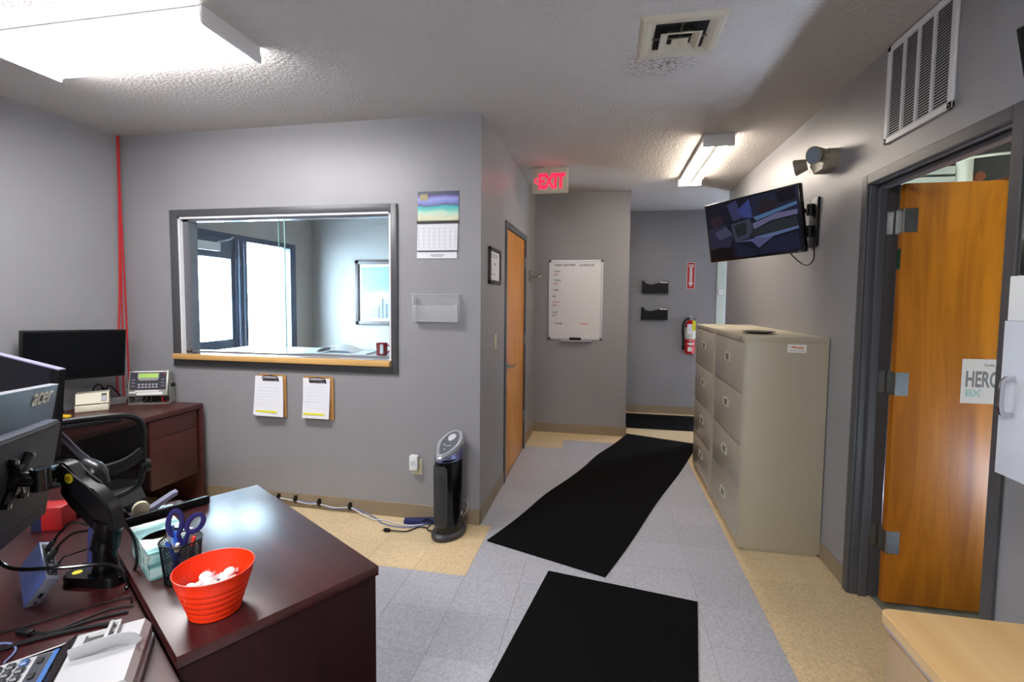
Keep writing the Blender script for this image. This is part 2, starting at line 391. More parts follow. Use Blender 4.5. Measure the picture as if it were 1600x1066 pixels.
b = nb(); box(b, xb, xb+.05, .62, .90, 1.965, 2.045, bev=.006); tube(b, [(xb+.03, .88, 2.05), (xb+.10, .95, 2.08), (xb+.03, 1.08, 2.12)], .007, sm=3); obj('door_closer', b, LABELW, ent)
b = nb(); box(b, xb, xb+.012, 1.165, 1.18, .2, 2.1); box(b, xb, xb+.012, 1.235, 1.25, .2, 2.1); obj('mullion_highlight', b, mat('highlight_aluminium', (190, 200, 220), .25, .7), ent)  # pale strips paint the highlight along the dark jamb
b = nb(); box(b, -9, XL-.12, -6, 9, -.12, -.05); struct('ground', b, mat('pale_pavement', (196, 198, 202), .9, var=.08))

# ---------------------------------------------------------------- corridor door
b = nb()
for q in ((-.05, .014, .770, .820, 0, 2.1767), (-.05, .014, 1.742, 1.7915, 0, 2.1767), (-.05, .014, .820, 1.742, 2.126, 2.1767)): box(b, *q, bev=.003)
d1 = struct('door_1', b, CASE, smooth=True); d1['label'] = 'closed orange oak door in charcoal frame on the corridor wall'
b = nb(); box(b, -.045, -.003, .823, 1.739, .008, 2.123, bev=.002); obj('door_leaf', b, ORANGE, d1)
b = nb(); cyl(b, (-.003, .885, .97), (.006, .885, .97), .032, seg=24); cyl(b, (.006, .885, .97), (.05, .885, .97), .011); tube(b, [(.048, .885, .97), (.052, .93, .972), (.05, 1.0, .968)], .009, sm=4); obj('lever_handle', b, STEEL, d1)
for z in (.35, 1.13, 1.90):
    b = nb(); cyl(b, (.006, 1.742, z-.055), (.006, 1.742, z+.055), .008, seg=10); box(b, -.003, .0005, 1.715, 1.739, z-.055, z+.055); obj('hinge', b, STEEL, d1)
# ---------------------------------------------------------------- side door (open)
b = nb()
for q in ((XR-.014, XR, DY1, DY1+.05, 0, 2.178), (XR-.014, XR, DY0-.05, DY0, 0, 2.178), (XR-.014, XR, DY0, DY1, 2.128, 2.178),
          (XR-.001, XR+.135, DY1-.006, DY1+.02, 0, 2.128), (XR-.001, XR+.135, DY0-.02, DY0+.006, 0, 2.128), (XR-.001, XR+.135, DY0, DY1, 2.122, 2.14),
          (XR+.035, XR+.075, DY1-.022, DY1, 0, 2.12), (XR+.035, XR+.075, DY0, DY0+.022, 0, 2.12), (XR+.035, XR+.075, DY0, DY1, 2.10, 2.122)): box(b, *q, bev=.003, seg=1)
d2 = struct('door_2', b, CASE, smooth=True); d2['label'] = 'open amber oak door leading to a utility room, in charcoal frame'
b = nb(); prism(b, [(XR-.0145, 0), (XR-.0145, .018), (XR-.0145, .012)], 'y', DY1+.012, DY1+.04); b.free()
b = nb(); box(b, 2.226, 3.13, -.43, -.386, .018, 2.112, bev=.002); obj('door_leaf', b, ORANGE2, d2)
for z in (.33, 1.135, 1.935):
    b = nb(); box(b, 2.155, 2.232, DY1-.0085, DY1-.0055, z-.057, z+.057); cyl(b, (2.238, DY1-.016, z-.06), (2.238, DY1-.016, z+.06), .009, seg=12)
    box(b, 2.2235, 2.2265, -.428, -.368, z-.057, z+.057); box(b, 2.2265, 2.285, -.4325, -.4295, z-.057, z+.057)
    for dz in (-.038, 0, .038):
        for xx in (2.17, 2.205): cyl(b, (xx, DY1-.0085, z+dz), (xx, DY1-.0105, z+dz), .004, seg=8)
        cyl(b, (2.262, -.4325, z+dz), (2.262, -.4345, z+dz), .004, seg=8)
    obj('hinge', b, STEEL, d2)
b = nb(); box(b, 2.222, 2.2255, -.42, -.395, 1.70, 1.80); o = obj('edge_label', b, mat('green_label', (30, 70, 50), .6), d2, label='dark green sticker on the door edge')
# paper sign on the open door
t = thing('paper_sign', 'printed paper sign with big block letters taped to the open amber door', 'sign', (2.508, -.4305, 1.055))
b = nb(); box(b, 0, .215, -.0012, 0, 0, .215); obj('sheet', b, mat('greyed_paper', (196, 186, 170), .8), t)
text('lettering', 'Quality Policy', .0150, facing('-y', .090, -.0014, .182), INK, t)
text('lettering', 'HERC', .105, facing('-y', .016, -.0014, .082), mat('grey_block_ink', (112, 108, 100), .8), t, bold=.003, sx=.52)
text('lettering', 'BX', .045, facing('-y', .018, -.0014, .035), mat('green_block_ink', (150, 172, 156), .8), t, bold=.002, sx=1.15)

# hall end door frame glimpsed beyond the recess
b = nb(); box(b, 2.236, 2.33, 3.70, 3.80, 0, 2.12, bev=.004); box(b, 2.236, 3.3, 3.70, 3.80, 2.06, 2.12, bev=.004)
d4 = struct('door_4', b, mat('pale_green_white_paint', (206, 218, 206), .5), smooth=True); d4['label'] = 'pale painted door frame at the hallway end'
b = nb(); box(b, 2.33, 3.25, 3.74, 3.78, .01, 2.06); obj('door_leaf', b, mat('pale_door_paint', (214, 220, 214), .5), d4)
b = nb(); box(b, 2.25, 2.32, 3.66, 3.70, 1.62, 1.70, bev=.005); obj('junction_box', b, WHITEP, d4)

# ================================================================ ceiling fixtures
def lens(name, col, strength):
    m = bpy.data.materials.new(name); m.use_nodes = True; b = m.node_tree.nodes['Principled BSDF']
    b.inputs['Base Color'].default_value = (.9, .9, .9, 1); b.inputs['Emission Color'].default_value = col; b.inputs['Emission Strength'].default_value = strength; b.inputs['Roughness'].default_value = .4
    return m
L1 = lens('near_lamp_lens', (1, .985, .99, 1), LAMP_NEAR); L2 = lens('hall_lamp_lens', (1, .88, .74, 1), LAMP_HALL); L3 = lens('back_lamp_lens', (.98, .985, 1, 1), LAMP_BACK)
def wrap_light(label, x0, x1, y0, y1, ln, group=None):
    t = thing('ceiling_light', label, 'light', ((x0+x1)/2, (y0+y1)/2, H), group=group)
    a, c = (x1-x0)/2, (y1-y0)/2
    b = nb(); box(b, -a+.01, a-.01, -c, c, -.022, 0, bev=.002); obj('housing', b, WHITEP, t)
    b = nb(); prism(b, [(-c+.002, -.022), (-c+.002, -.052), (-c+.018, -.068), (c-.018, -.068), (c-.002, -.052), (c-.002, -.022)], 'x', -a+.012, a-.012); obj('lens', b, ln, t)
    for s in (-1, 1):
        b = nb(); x = s*a; prism(b, [(-c-.004, 0), (-c-.004, -.055), (-c, -.066), (-c+.012, -.074), (c+.002, -.078), (c+.006, -.05), (c-.002, -.02), (c-.002, 0)], 'x', min(x, x-s*.012), max(x, x-s*.012)); obj('end_cap', b, WHITEP, t)
    return t
wrap_light('wide white wraparound ceiling light glowing over the reception window end', -2.05, -.845, -1.33, -.985, L1)
wrap_light('white wraparound ceiling light behind the viewpoint', -.6, .62, -4.3, -3.9, L3)
t = thing('ceiling_light', 'narrow twin tube ceiling light in the hallway near the hanging screen', 'light', (1.59, 1.31, H))
b = nb(); box(b, -.098, .098, -.63, .63, -.034, 0, bev=.004); box(b, -.016, .016, -.62, .62, -.066, -.034, bev=.002, seg=1); obj('housing', b, WHITEP, t)
for s in (-1, 1):
    b = nb(); prism(b, [(s*.055+cos(pi+pi*k/10)*.038, -.036+sin(pi+pi*k/10)*.040) for k in range(11)], 'y', -.615, .615); obj('tube_lens', b, L2, t)
for s in (-1, 1):
    b = nb(); box(b, -.108, .108, s*.635-.015, s*.635+.015, -.085, 0, bev=.004); obj('end_cap', b, WHITEP, t)
# air diffuser
t = thing('ceiling_diffuser', 'square cream air diffuser in the ceiling with a dusty edge', 'vent', (1.12, -.745, H))
def sqring(bm, a0, z0, a1, z1, th=.002):
    for k in range(4):
        an = k*pi/2; c, s = cos(an), sin(an)
        def q(a, b_, z): return bm.verts.new((a*c-b_*s, a*s+b_*c, z))
        v = [q(a0, -a0, z0), q(a0, a0, z0), q(a1, a1, z1), q(a1, -a1, z1), q(a0, -a0, z0+th), q(a0, a0, z0+th), q(a1, a1, z1+th), q(a1, -a1, z1+th)]
        for f in ((0, 1, 2, 3), (7, 6, 5, 4), (0, 4, 5, 1), (1, 5, 6, 2), (2, 6, 7, 3), (3, 7, 4, 0)): bm.faces.new([v[i] for i in f])
DIF = mat('diffuser_enamel', (196, 188, 168), .45, var=.05)
b = nb(); sqring(b, .18, -.002, .165, -.016); sqring(b, .165, -.016, .145, -.016); sqring(b, .145, -.016, .112, -.003); obj('outer_flange', b, DIF, t)
b = nb(); box(b, -.125, .125, -.125, .125, -.0015, -.0005); obj('duct_opening', b, mat('duct_dark', (14, 14, 15), .9), t)
b = nb(); sqring(b, .088, -.034, .078, -.034); sqring(b, .078, -.034, .052, -.012); obj('louvre_ring', b, DIF, t)
b = nb(); box(b, -.036, .036, -.036, .036, -.034, -.031); obj('centre_plate', b, DIF, t)
b = nb(); box(b, -.004, .004, -.12, .12, -.012, -.006); box(b, -.12, .12, -.004, .004, -.012, -.006); cyl(b, (0, 0, -.006), (0, 0, -.034), .006); obj('support_cross', b, STEEL, t)
# exit sign
t = thing('exit_sign', 'cream exit sign with glowing red letters hung from the ceiling', 'sign', (.292, 1.36, H))
b = nb(); box(b, -.163, .163, -.02, .02, -.236, -.012, bev=.003); obj('housing', b, CREAM, t)
b = nb(); box(b, -.06, .06, -.035, .035, -.012, 0, bev=.002); obj('canopy', b, CREAM, t)
REDE = mat('lit_red_letters', (240, 30, 60), .4, emit=(255, 20, 55), estr=1.3)
text('lettering', 'EXIT', .178, facing('-y', -.108, -.0206, -.19), REDE, t, ext=.001, bold=.008, sx=.66)
b = nb(); prism(b, [(-.148, -.128), (-.123, -.096), (-.118, -.106), (-.134, -.128), (-.118, -.15), (-.123, -.16)], 'y', -.0216, -.0196); obj('arrow', b, REDE, t)

# ================================================================ right wall items
def slat_grille():
    t = thing('return_grille', 'tall white louvred return air grille high on the right wall', 'vent', (XR, -.71, 2.508))
    a, c = .237, .225
    b = nb()
    for q in ((-.012, 0, -a, a, c-.028, c), (-.012, 0, -a, a, -c, -c+.028), (-.012, 0, -a, -a+.032, -c, c), (-.012, 0, a-.028, a, -c, c)): box(b, *q, bev=.003, seg=1)
    obj('frame', b, WHITEP, t)
    b = nb(); box(b, -.001, 0, -a+.02, a-.02, -c+.02, c-.02); obj('backing', b, mat('grille_dark', (60, 60, 62), .9), t)
    n = 4; w0 = -a+.032; w1 = a-.028; cw = (w1-w0)/n
    for k in range(1, n):
        b = nb(); box(b, -.011, -.001, w0+k*cw-.006, w0+k*cw+.006, -c+.028, c-.028); obj('mullion', b, WHITEP, t)
    for k in range(n):
        b = nb(); m_ = 34; hz = (2*c-.056)/m_
        for i in range(m_):
            z = -c+.028+i*hz
            A = [b.verts.new(v) for v in ((-.002, w0+k*cw+.006, z+hz*.9), (-.002, w0+(k+1)*cw-.006, z+hz*.9), (-.010, w0+(k+1)*cw-.006, z+.001), (-.010, w0+k*cw+.006, z+.001))]; b.faces.new(A)
            B_ = [b.verts.new(v) for v in ((-.010, w0+k*cw+.006, z+.001), (-.010, w0+(k+1)*cw-.006, z+.001), (-.010, w0+(k+1)*cw-.006, z+hz*.3), (-.010, w0+k*cw+.006, z+hz*.3))]; b.faces.new(B_)
        o = obj('louvre_bank', b, WHITEP, t, smooth=False); o['kind'] = 'stuff'
    for y in (-a+.015, a-.015):
        b = nb(); cyl(b, (-.012, y, -c+.014), (-.014, y, -c+.014), .004, seg=8); obj('screw', b, STEEL, t)
slat_grille()
# emergency light
t = thing('emergency_light', 'grey twin head emergency light mounted high beside the screen', 'light', (XR, .12, 2.365))
EG = mat('taupe_plastic', (150, 142, 128), .45)
b = nb(); prism(b, rrect(-.13, .10, -.055, .06, .05, 6), 'x', -.075, 0); bmesh.ops.bevel(b, geom=[e for e in b.edges if all(v.co.x < -.07 for v in e.verts)], offset=.02, segments=3, affect='EDGES'); obj('body', b, EG, t)
for y, tx in ((-.05, 0), (.19, .0)):
    b = nb(); c0 = Vector((-.08, y, .035)); d = Vector((-.8, -.45 if y < 0 else .35, -.18)).normalized()
    cyl(b, c0-d*.02, c0+d*.05, .034, .052, seg=24); h_ = obj('lamp_head', b, EG, t)
    b = nb(); cyl(b, c0+d*.05, c0+d*.054, .044, seg=24); obj('reflector', b, mat('clear_reflector', (170, 190, 215), .08, .9), h_)
b = nb(); cyl(b, (-.076, .09, -.03), (-.079, .09, -.03), .005, seg=10); obj('status_light', b, mat('red_led', (255, 40, 40), .4, emit=(255, 40, 40), estr=3), t)
# hanging screen
def E2R(yaw, tilt, roll): return (Matrix.Rotation(yaw, 3, 'Z') @ Matrix.Rotation(tilt, 3, 'X') @ Matrix.Rotation(roll, 3, 'Y')).to_4x4()
FEED = {}
def feed(i, c):
    return mat('feed_%d' % i, (4, 4, 6), .3, emit=tuple(int((v*.65+sum(c)/3*.35)*.72) for v in c), estr=.75, spec=.2)
TVM = Matrix.Translation((1.786, .53, 2.052)) @ E2R(-.899, .171, -.033)
t = thing('wall_screen', 'black flat screen showing dim blue camera views on a swivel arm', 'television', mw=TVM)
b = nb(); box(b, -.365, .365, 0, .035, -.215, .215, bev=.004); obj('casing', b, BLACKG, t)
b = nb(); box(b, -.355, .355, -.0012, .0, -.200, .206); obj('display', b, mat('dark_display', (9, 10, 16), .12, emit=(14, 16, 34), estr=.3), t)
SH = [  # camera picture: polygons in panel coordinates (x, z), colour
 ([(-.355,.206),(.0,.206),(-.02,.09),(-.19,.05),(-.355,.03)], (16,20,44)), ([(-.355,.03),(-.2,.05),(-.14,-.05),(-.18,-.12),(-.35,-.10)], (34,36,70)),
 ([(-.34,.10),(-.24,.12),(-.20,.07),(-.30,.03)], (52,28,44)), ([(-.30,.0),(-.2,.03),(-.14,-.03),(-.26,-.06)], (60,62,106)),
 ([(-.17,.18),(-.09,.2),(-.06,.07),(-.13,.06)], (44,50,108)), ([(-.09,.13),(.01,.19),(.03,.06),(-.05,.07)], (40,58,150)),
 ([(.03,.2),(.35,.2),(.35,.04),(.2,.02),(.02,.07)], (26,32,66)), ([(.06,.13),(.14,.17),(.22,.12),(.16,.08),(.08,.08)], (40,26,40)),
 ([(.2,.19),(.33,.2),(.34,.13),(.22,.12)], (18,14,28)), ([(.03,.06),(.34,.11),(.34,.09),(.05,.035)], (60,110,170)),
 ([(-.15,.04),(.0,.06),(.02,-.01),(-.02,-.075),(-.13,-.09)], (52,58,88)), ([(-.13,.03),(-.03,.04),(-.03,-.04),(-.11,-.06)], (30,36,46)),
 ([(.02,.02),(.2,.06),(.34,.06),(.34,.03),(.16,.02),(.03,-.02)], (96,92,150)), ([(.03,-.03),(.18,.01),(.33,.02),(.34,-.05),(.04,-.07)], (36,44,52)),
 ([(.02,-.075),(.34,-.045),(.34,-.06),(.06,-.10)], (74,104,170)), ([(-.12,-.09),(.0,-.1),(.05,-.15),(.16,-.09),(.05,-.08)], (74,76,140)),
 ([(-.14,-.1),(.04,-.16),(.02,-.2),(-.12,-.2)], (20,26,56)), ([(.06,-.16),(.16,-.1),(.33,-.08),(.34,-.19),(.04,-.195)], (22,26,62)),
 ([(-.35,-.12),(-.16,-.12),(-.15,-.2),(-.35,-.2)], (12,8,14))]
b = nb(); fm = []
for i, (pl, c) in enumerate(SH):
    f = b.faces.new([b.verts.new((x, -.0014-.00002*i, z)) for x, z in pl]); f.material_index = i; fm.append(feed(i, c))
me = bpy.data.meshes.new('camera_picture'); b.to_mesh(me); b.free()
for k in fm: me.materials.append(k)
obj('camera_picture', me, None, t)
b = nb(); box(b, .318, .345, -.0016, -.0004, -.209, -.205); obj('badge', b, mat('grey_badge', (120, 120, 124), .4), t)
tv = t
ti = TVM.inverted()
def tvl(p): return ti @ Vector(p)
b = nb(); box(b, -.1, .1, .035, .05, -.1, .1, bev=.003); obj('mount_plate', b, BLACK, t)
b = nb()
for z in (2.12, 1.985):
    pa = tvl((1.96, .47, z)); pb = tvl((2.085, .30, z)); cyl(b, pa, pb, .016, seg=10)
    cyl(b, tvl((1.96, .47, z)), Vector((0, .05, tvl((1.96, .47, z)).z)), .014, seg=10)
    cyl(b, tvl((2.078, .30, z-.035)), tvl((2.078, .30, z+.035)), .024, seg=14)
obj('swivel_arm', b, BLACK, t)
b = nb(); R3 = ti.to_3x3()
bb = nb(); box(bb, 2.092, XR-.0005, .235, .36, 1.885, 2.19, bev=.003)
for v in bb.verts: v.co = tvl(v.co)
obj('wall_plate', bb, BLACK, t); b.free()
b = nb(); tube(b, [tvl(p) for p in ((1.99, .42, 1.88), (2.06, .40, 1.80), (2.09, .34, 1.775), (2.098, .27, 1.81), (2.098, .28, 1.90))], .004); obj('power_cord', b, BLACK, t)

# filing cabinets
def file_cabinet(y0, y1, label):
    x0 = 1.644; hh = 1.327; W_ = y1-y0; D_ = 2.104-x0
    t = thing('filing_cabinet', label, 'cabinet', (x0, y0, 0), group=None)
    b = nb(); box(b, .012, D_, 0, W_, .02, hh-.03, bev=.003); box(b, .03, D_-.01, .01, W_-.01, 0, .02)
    obj('body', b, FILE, t)
    b = nb(); box(b, -.004, D_+.002, -.002, W_+.002, hh-.035, hh, bev=.005); obj('top', b, FILE, t)
    zs = [.045, .345, .648, .975, 1.288]
    for k in range(4):
        za, zb = zs[k]+.003, zs[k+1]-.003
        b = nb(); box(b, -.012 if k == 2 and 0 else -.006, .014, .022, W_-.022, za, zb, bev=.003)
        d = obj('drawer', b, FILED, t)
        zc = zb-.125; yc = W_/2
        b = nb()
        for q in ((-.012, -.005, yc-.062, yc+.062, zc+.022, zc+.030), (-.012, -.005, yc-.062, yc+.062, zc-.030, zc-.022), (-.012, -.005, yc-.062, yc-.052, zc-.03, zc+.03), (-.012, -.005, yc+.052, yc+.062, zc-.03, zc+.03)): box(b, *q, bev=.0015, seg=1)
        obj('pull', b, mat('pale_pull', (206, 202, 180), .4), d)
        b = nb(); box(b, -.0075, -.0055, yc-.052, yc+.052, zc-.022, zc+.022); obj('pull_recess', b, mat('pull_shadow', (126, 122, 108), .6), d)
    for ya in (0, W_-.02):
        b = nb(); box(b, -.004, .014, ya, ya+.02, .02, hh-.035); obj('front_post', b, FILE, t)
    b = nb(); cyl(b, (-.004, .07, hh-.018), (-.012, .07, hh-.018), .008, seg=14); obj('lock', b, CHROME, t)
    return t
c1 = file_cabinet(.004, .79, 'nearer putty four drawer lateral filing cabinet with a sticker on its side')
c2 = file_cabinet(.832, 1.60, 'farther putty four drawer lateral filing cabinet beyond the first')
b = nb(); box(b, .235, .338, -.0012, .0004, 1.236, 1.284); st = obj('sticker', b, LABELW, c1, label='white sticker with orange print')
b = nb(); box(b, .255, .285, -.0018, -.0011, 1.264, 1.272); box(b, .288, .322, -.0018, -.0011, 1.260, 1.268); obj('sticker_print', b, mat('orange_ink', (226, 110, 50), .7), st)
b = nb(); box(b, .245, .29, -.0018, -.0011, 1.246, 1.249); box(b, .295, .325, -.0018, -.0011, 1.246, 1.249); obj('sticker_print', b, GREYINK, st)
b = nb(); lathe(b, [(0, 0), (.05, 0), (.095, .012), (.1, .014), (.095, .016), (.05, .005), (0, .005)], 32, sy=1); mono('black_dish', b, BLACK, 'shallow black dish lying on the nearer filing cabinet', 'dish', (1.80, .30, 1.3275))

# ---------------------------------------------------------------- floor mats
def floor_mat(label, p0, ang, w_, l_, wav=0, n=1):
    b = nb(); nx, ny = 6, 24; g = []
    for j in range(ny+1):
        row = []
        for i in range(nx+1):
            x = w_*i/nx; y = l_*j/ny
            ex = .014*sin(y*5.5)*wav if i == 0 else (.006*sin(y*4)*wav if i == nx else 0)
            row.append(b.verts.new((x+ex, y, .009+(.006*wav*max(0, sin(y*5.5)) if i == 0 else 0))))
        g.append(row)
    for j in range(ny):
        for i in range(nx): b.faces.new((g[j][i], g[j][i+1], g[j+1][i+1], g[j+1][i]))
    r = bmesh.ops.extrude_face_region(b, geom=b.faces[:]); 
    for v in [v for v in r['geom'] if isinstance(v, bmesh.types.BMVert)]: v.co.z = .0005
    o = obj('floor_mat', b, MATB); o.location = (p0[0], p0[1], 0); o.rotation_euler = (0, 0, ang); return tag(o, label, 'mat')
floor_mat('long black carpet runner lying askew down the hallway', (.105, -.208), -math.atan2(.333, .943), .783, 2.92, wav=1)
floor_mat('black carpet mat nearest the viewer on the blue tiles', (.360, -1.50), -.155+.0, .787, 1.02)
for o in COL.objects:
    if o.get('label', '').startswith('black carpet mat nearest'):
        a = Vector((.529, -.477)); d = Vector((.162, .987)); o.location = (a.x-d.x*1.75, a.y-d.y*1.75, 0); o.rotation_euler = (0, 0, -math.atan2(d.x, d.y)); o.scale = (1, 1.75/1.02, 1)
floor_mat('dark mat across the far end of the hallway recess', (1.07, 2.84), 0, 1.0, .76)

# ================================================================ corridor wall items
t = thing('framed_notice', 'small dark framed notice on the corridor wall before the door', 'picture', (0, .205, 1.647))
b = nb()
for q in ((0, .016, 0, .365, 0, .026), (0, .016, 0, .365, .234, .26), (0, .016, 0, .03, 0, .26), (0, .016, .335, .365, 0, .26)): box(b, *q, bev=.003, seg=1)
obj('frame', b, mat('dark_brown_frame', (46, 38, 38), .4), t)
b = nb(); box(b, .001, .006, .028, .337, .024, .236); obj('sheet', b, PAPER, t)
for k, (z, a, c) in enumerate(((.21, .08, .28), (.195, .1, .26), (.15, .15, .22), (.14, .15, .22), (.10, .06, .12), (.07, .06, .2))):
    b = nb(); box(b, .006, .0066, a, c, z-.003, z+.003); obj('print_line', b, GREYINK, t)
t = thing('light_switch', 'cream light switch plate on the corridor wall beside the door', 'switch', (0, .437, 1.215))
b = nb(); box(b, 0, .006, -.036, .036, -.058, .058, bev=.002); obj('plate', b, mat('ivory_plastic', (206, 200, 168), .4), t)
b = nb(); box(b, .006, .014, -.006, .006, -.012, .012, bev=.002); obj('toggle', b, mat('ivory_plastic', (206, 200, 168), .4), t)
t = thing('coat_hook', 'brushed metal triple coat hook on the corridor wall past the door', 'hook', (0, 2.05, 1.79)); t.scale = (1.6, 1.5, 1.4)
b = nb(); box(b, 0, .012, -.03, .03, -.04, .04, bev=.003); obj('back_plate', b, STEEL, t)
for dy, dz in ((.05, .05), (.06, -.01), (-.02, .01)):
    b = nb(); tube(b, [(.01, 0, 0), (.04, dy*.4, -.015), (.065, dy*.8, dz*.4), (.075, dy, dz+.02)], .006); cyl(b, (.072, dy, dz+.015), (.078, dy+.002, dz+.03), .009, seg=10); obj('hook_arm', b, STEEL, t)

# whiteboard
t = thing('whiteboard', 'aluminium framed whiteboard with a written schedule on the hallway end wall', 'whiteboard', (.165, 2.4495, 1.084))
b = nb()
for q in ((0, .608, -.014, 0, 0, .02), (0, .608, -.014, 0, .883, .903), (0, .02, -.014, 0, 0, .903), (.588, .608, -.014, 0, 0, .903)): box(b, *q, bev=.002, seg=1)
obj('frame', b, mat('satin_aluminium', (190, 190, 194), .35, .6), t)
b = nb(); box(b, .018, .59, -.008, -.001, .018, .885); obj('board', b, mat('whiteboard_white', (214, 213, 216), .25), t)
b = nb()
for x in (0, .584):
    for z in (0, .879): box(b, x-.002, x+.026, -.016, -.0, z-.002, z+.026, bev=.003, seg=1)
obj('corner_cap', b, mat('grey_cap', (70, 70, 76), .5), t)
b = nb(); box(b, .15, .50, -.05, -.0, -.018, -.004, bev=.003, seg=1); obj('pen_tray', b, mat('satin_aluminium', (190, 190, 194), .35, .6), t)
def wtext(s, x, z, size, m): text('handwriting', s, size, facing('-y', x, -.0082, z), m, t, ext=.0003, bold=.0006)
wtext('TASKS CERTIFIED  -  SCHEDULES', .06, .835, .031, INK)
for s1, s2, z in (('T-SAT', 'DAY', .765), ('T-SUN', 'DAY', .665)):
    wtext(s1, .055, z, .028, INK); wtext(s2, .055, z-.038, .028, REDINK)
wtext('T-EVE', .045, .555, .026, INK); wtext('WK', .04, .482, .026, INK)
wtext('T-OCT', .045, .415, .026, REDINK); wtext('DAY', .045, .38, .026, REDINK)
wtext('T-NIT', .04, .30, .026, INK); wtext('DAY', .04, .265, .026, REDINK)
wtext('T-ONE', .07, .172, .028, INK); wtext('T-TWO', .35, .172, .028, REDINK)
b = nb(); box(b, .03, .18, -.0086, -.0078, .512, .514); obj('drawn_line', b, REDINK, t)
b = nb(); box(.0 and b or b, 0, .13, -.022, .022, 0, .03, bev=.004); mono('board_eraser', b, BLACK, 'black eraser resting on the whiteboard tray', 'eraser', (.165+.245, 2.425, 1.0805))
# file pockets
for z0, lab in ((1.635, 'upper black wall file pocket with a white label strip'), (1.28, 'lower black wall file pocket with a white label strip')):
    t = thing('file_pocket', lab, 'file holder', (1.282, 3.729, z0))
    pl = [(.005, 0), (.332, 0), (.34, .165), (.27, .165), (.22, .14), (.12, .115), (.05, .13), (.02, .165), (0, .17)]
    b = nb(); prism(b, pl, 'y', -.065, -.058); obj('front_panel', b, BLACK, t)
    b = nb(); box(b, .005, .332, -.06, 0, 0, .006); prism(b, [(0, 0), (-.06, 0), (-.06, .16), (0, .17)], 'x', 0, .006) if 0 else box(b, 0, .006, -.06, 0, 0, .15); box(b, .334, .34, -.06, 0, 0, .15); prism(b, pl, 'y', -.005, 0); obj('tray', b, BLACK, t)
    b = nb(); box(b, .235, .33, -.067, -.0648, .137, .156); obj('label_strip', b, LABELW, t)
# fire sign
t = thing('extinguisher_sign', 'red fire extinguisher arrow sign on the recess wall', 'sign', (1.91, 3.729, 1.872))
RED = mat('sign_red', (186, 28, 34), .5)
b = nb(); box(b, -.052, .052, -.003, 0, -.178, .178); obj('plate', b, LABELW, t)
b = nb(); box(b, -.046, .046, -.0038, -.0028, -.172, .172); obj('red_field', b, RED, t)
b = nb(); prism(b, [(-.03, .115), (0, .10), (.03, .115), (.03, .15), (-.03, .15)], 'y', -.0046, -.0036); prism(b, [(-.017, .10), (.017, .10), (.017, -.09), (.034, -.09), (0, -.15), (-.034, -.09), (-.017, -.09)], 'y', -.0046, -.0036); obj('arrow', b, LABELW, t)
text('lettering', 'FIRE', .032, facing('-y', -.024, -.0048, .118), RED, t, bold=.0012, sx=.8)
for k, ch in enumerate('EXTINGUISHER'):
    if k == 0: zt = .083
    text('lettering', ch, .0185, facing('-y', 0, -.0048, .080-k*.0158), RED, t, align='CENTER', bold=.0006)
# extinguisher
t = thing('fire_extinguisher', 'red fire extinguisher with yellow tag hung on the recess wall', 'extinguisher', (1.912, 3.655, .834))
b = nb(); lathe(b, [(0, .0), (.05, 0), (.063, .012), (.066, .03), (.066, .36), (.06, .40), (.035, .44), (.02, .45), (0, .45)], 28); obj('cylinder', b, mat('extinguisher_red', (196, 14, 22), .25, coat=.5), t)
b = nb(); lathe(b, [(.0665, .20), (.0672, .21), (.0672, .35), (.0665, .355)], 28); obj('label_band', b, mat('pale_band', (208, 204, 190), .5), t)
b = nb(); lathe(b, [(0, .448), (.022, .448), (.022, .48), (.014, .49), (0, .49)], 16); box(b, -.018, .018, -.018, .018, .47, .50, bev=.004); obj('valve', b, STEEL, t)
b = nb(); tube(b, [(-.02, 0, .50), (.03, -.01, .52), (.085, -.015, .51)], .006, sm=3); tube(b, [(-.02, 0, .485), (.03, -.01, .475), (.07, -.015, .46)], .006, sm=3); obj('handle', b, CHROME, t)
b = nb(); tube(b, [(-.02, -.01, .475), (-.06, -.015, .46), (-.092, -.015, .40), (-.095, -.01, .30), (-.088, -.01, .22), (-.085, -.01, .12)], .012); cyl(b, (-.085, -.01, .12), (-.083, -.01, .06), .012, .02, seg=12); obj('hose', b, BLACK, t)
b = nb(); box(b, .015, .055, -.072, -.07, .315, .445); obj('tag', b, mat('yellow_tag', (236, 226, 40), .6), t, label='yellow inspection tag')
b = nb(); box(b, -.05, .012, -.071, -.069, .27, .40); obj('tag', b, PAPER, t, label='white inspection tag')
b = nb(); prism(b, [(-.05, .14), (0, .118), (.05, .14), (0, .16)], 'y', -.0688, -.0665); box(b, -.035, .02, -.0685, -.064, .04, .10); box(b, -.025, .025, -.0685, -.064, .178, .186); obj('decal', b, LABELW, t)
b = nb(); box(b, -.02, .02, .060, .074, .3, .42); obj('wall_bracket', b, BLACK, t)

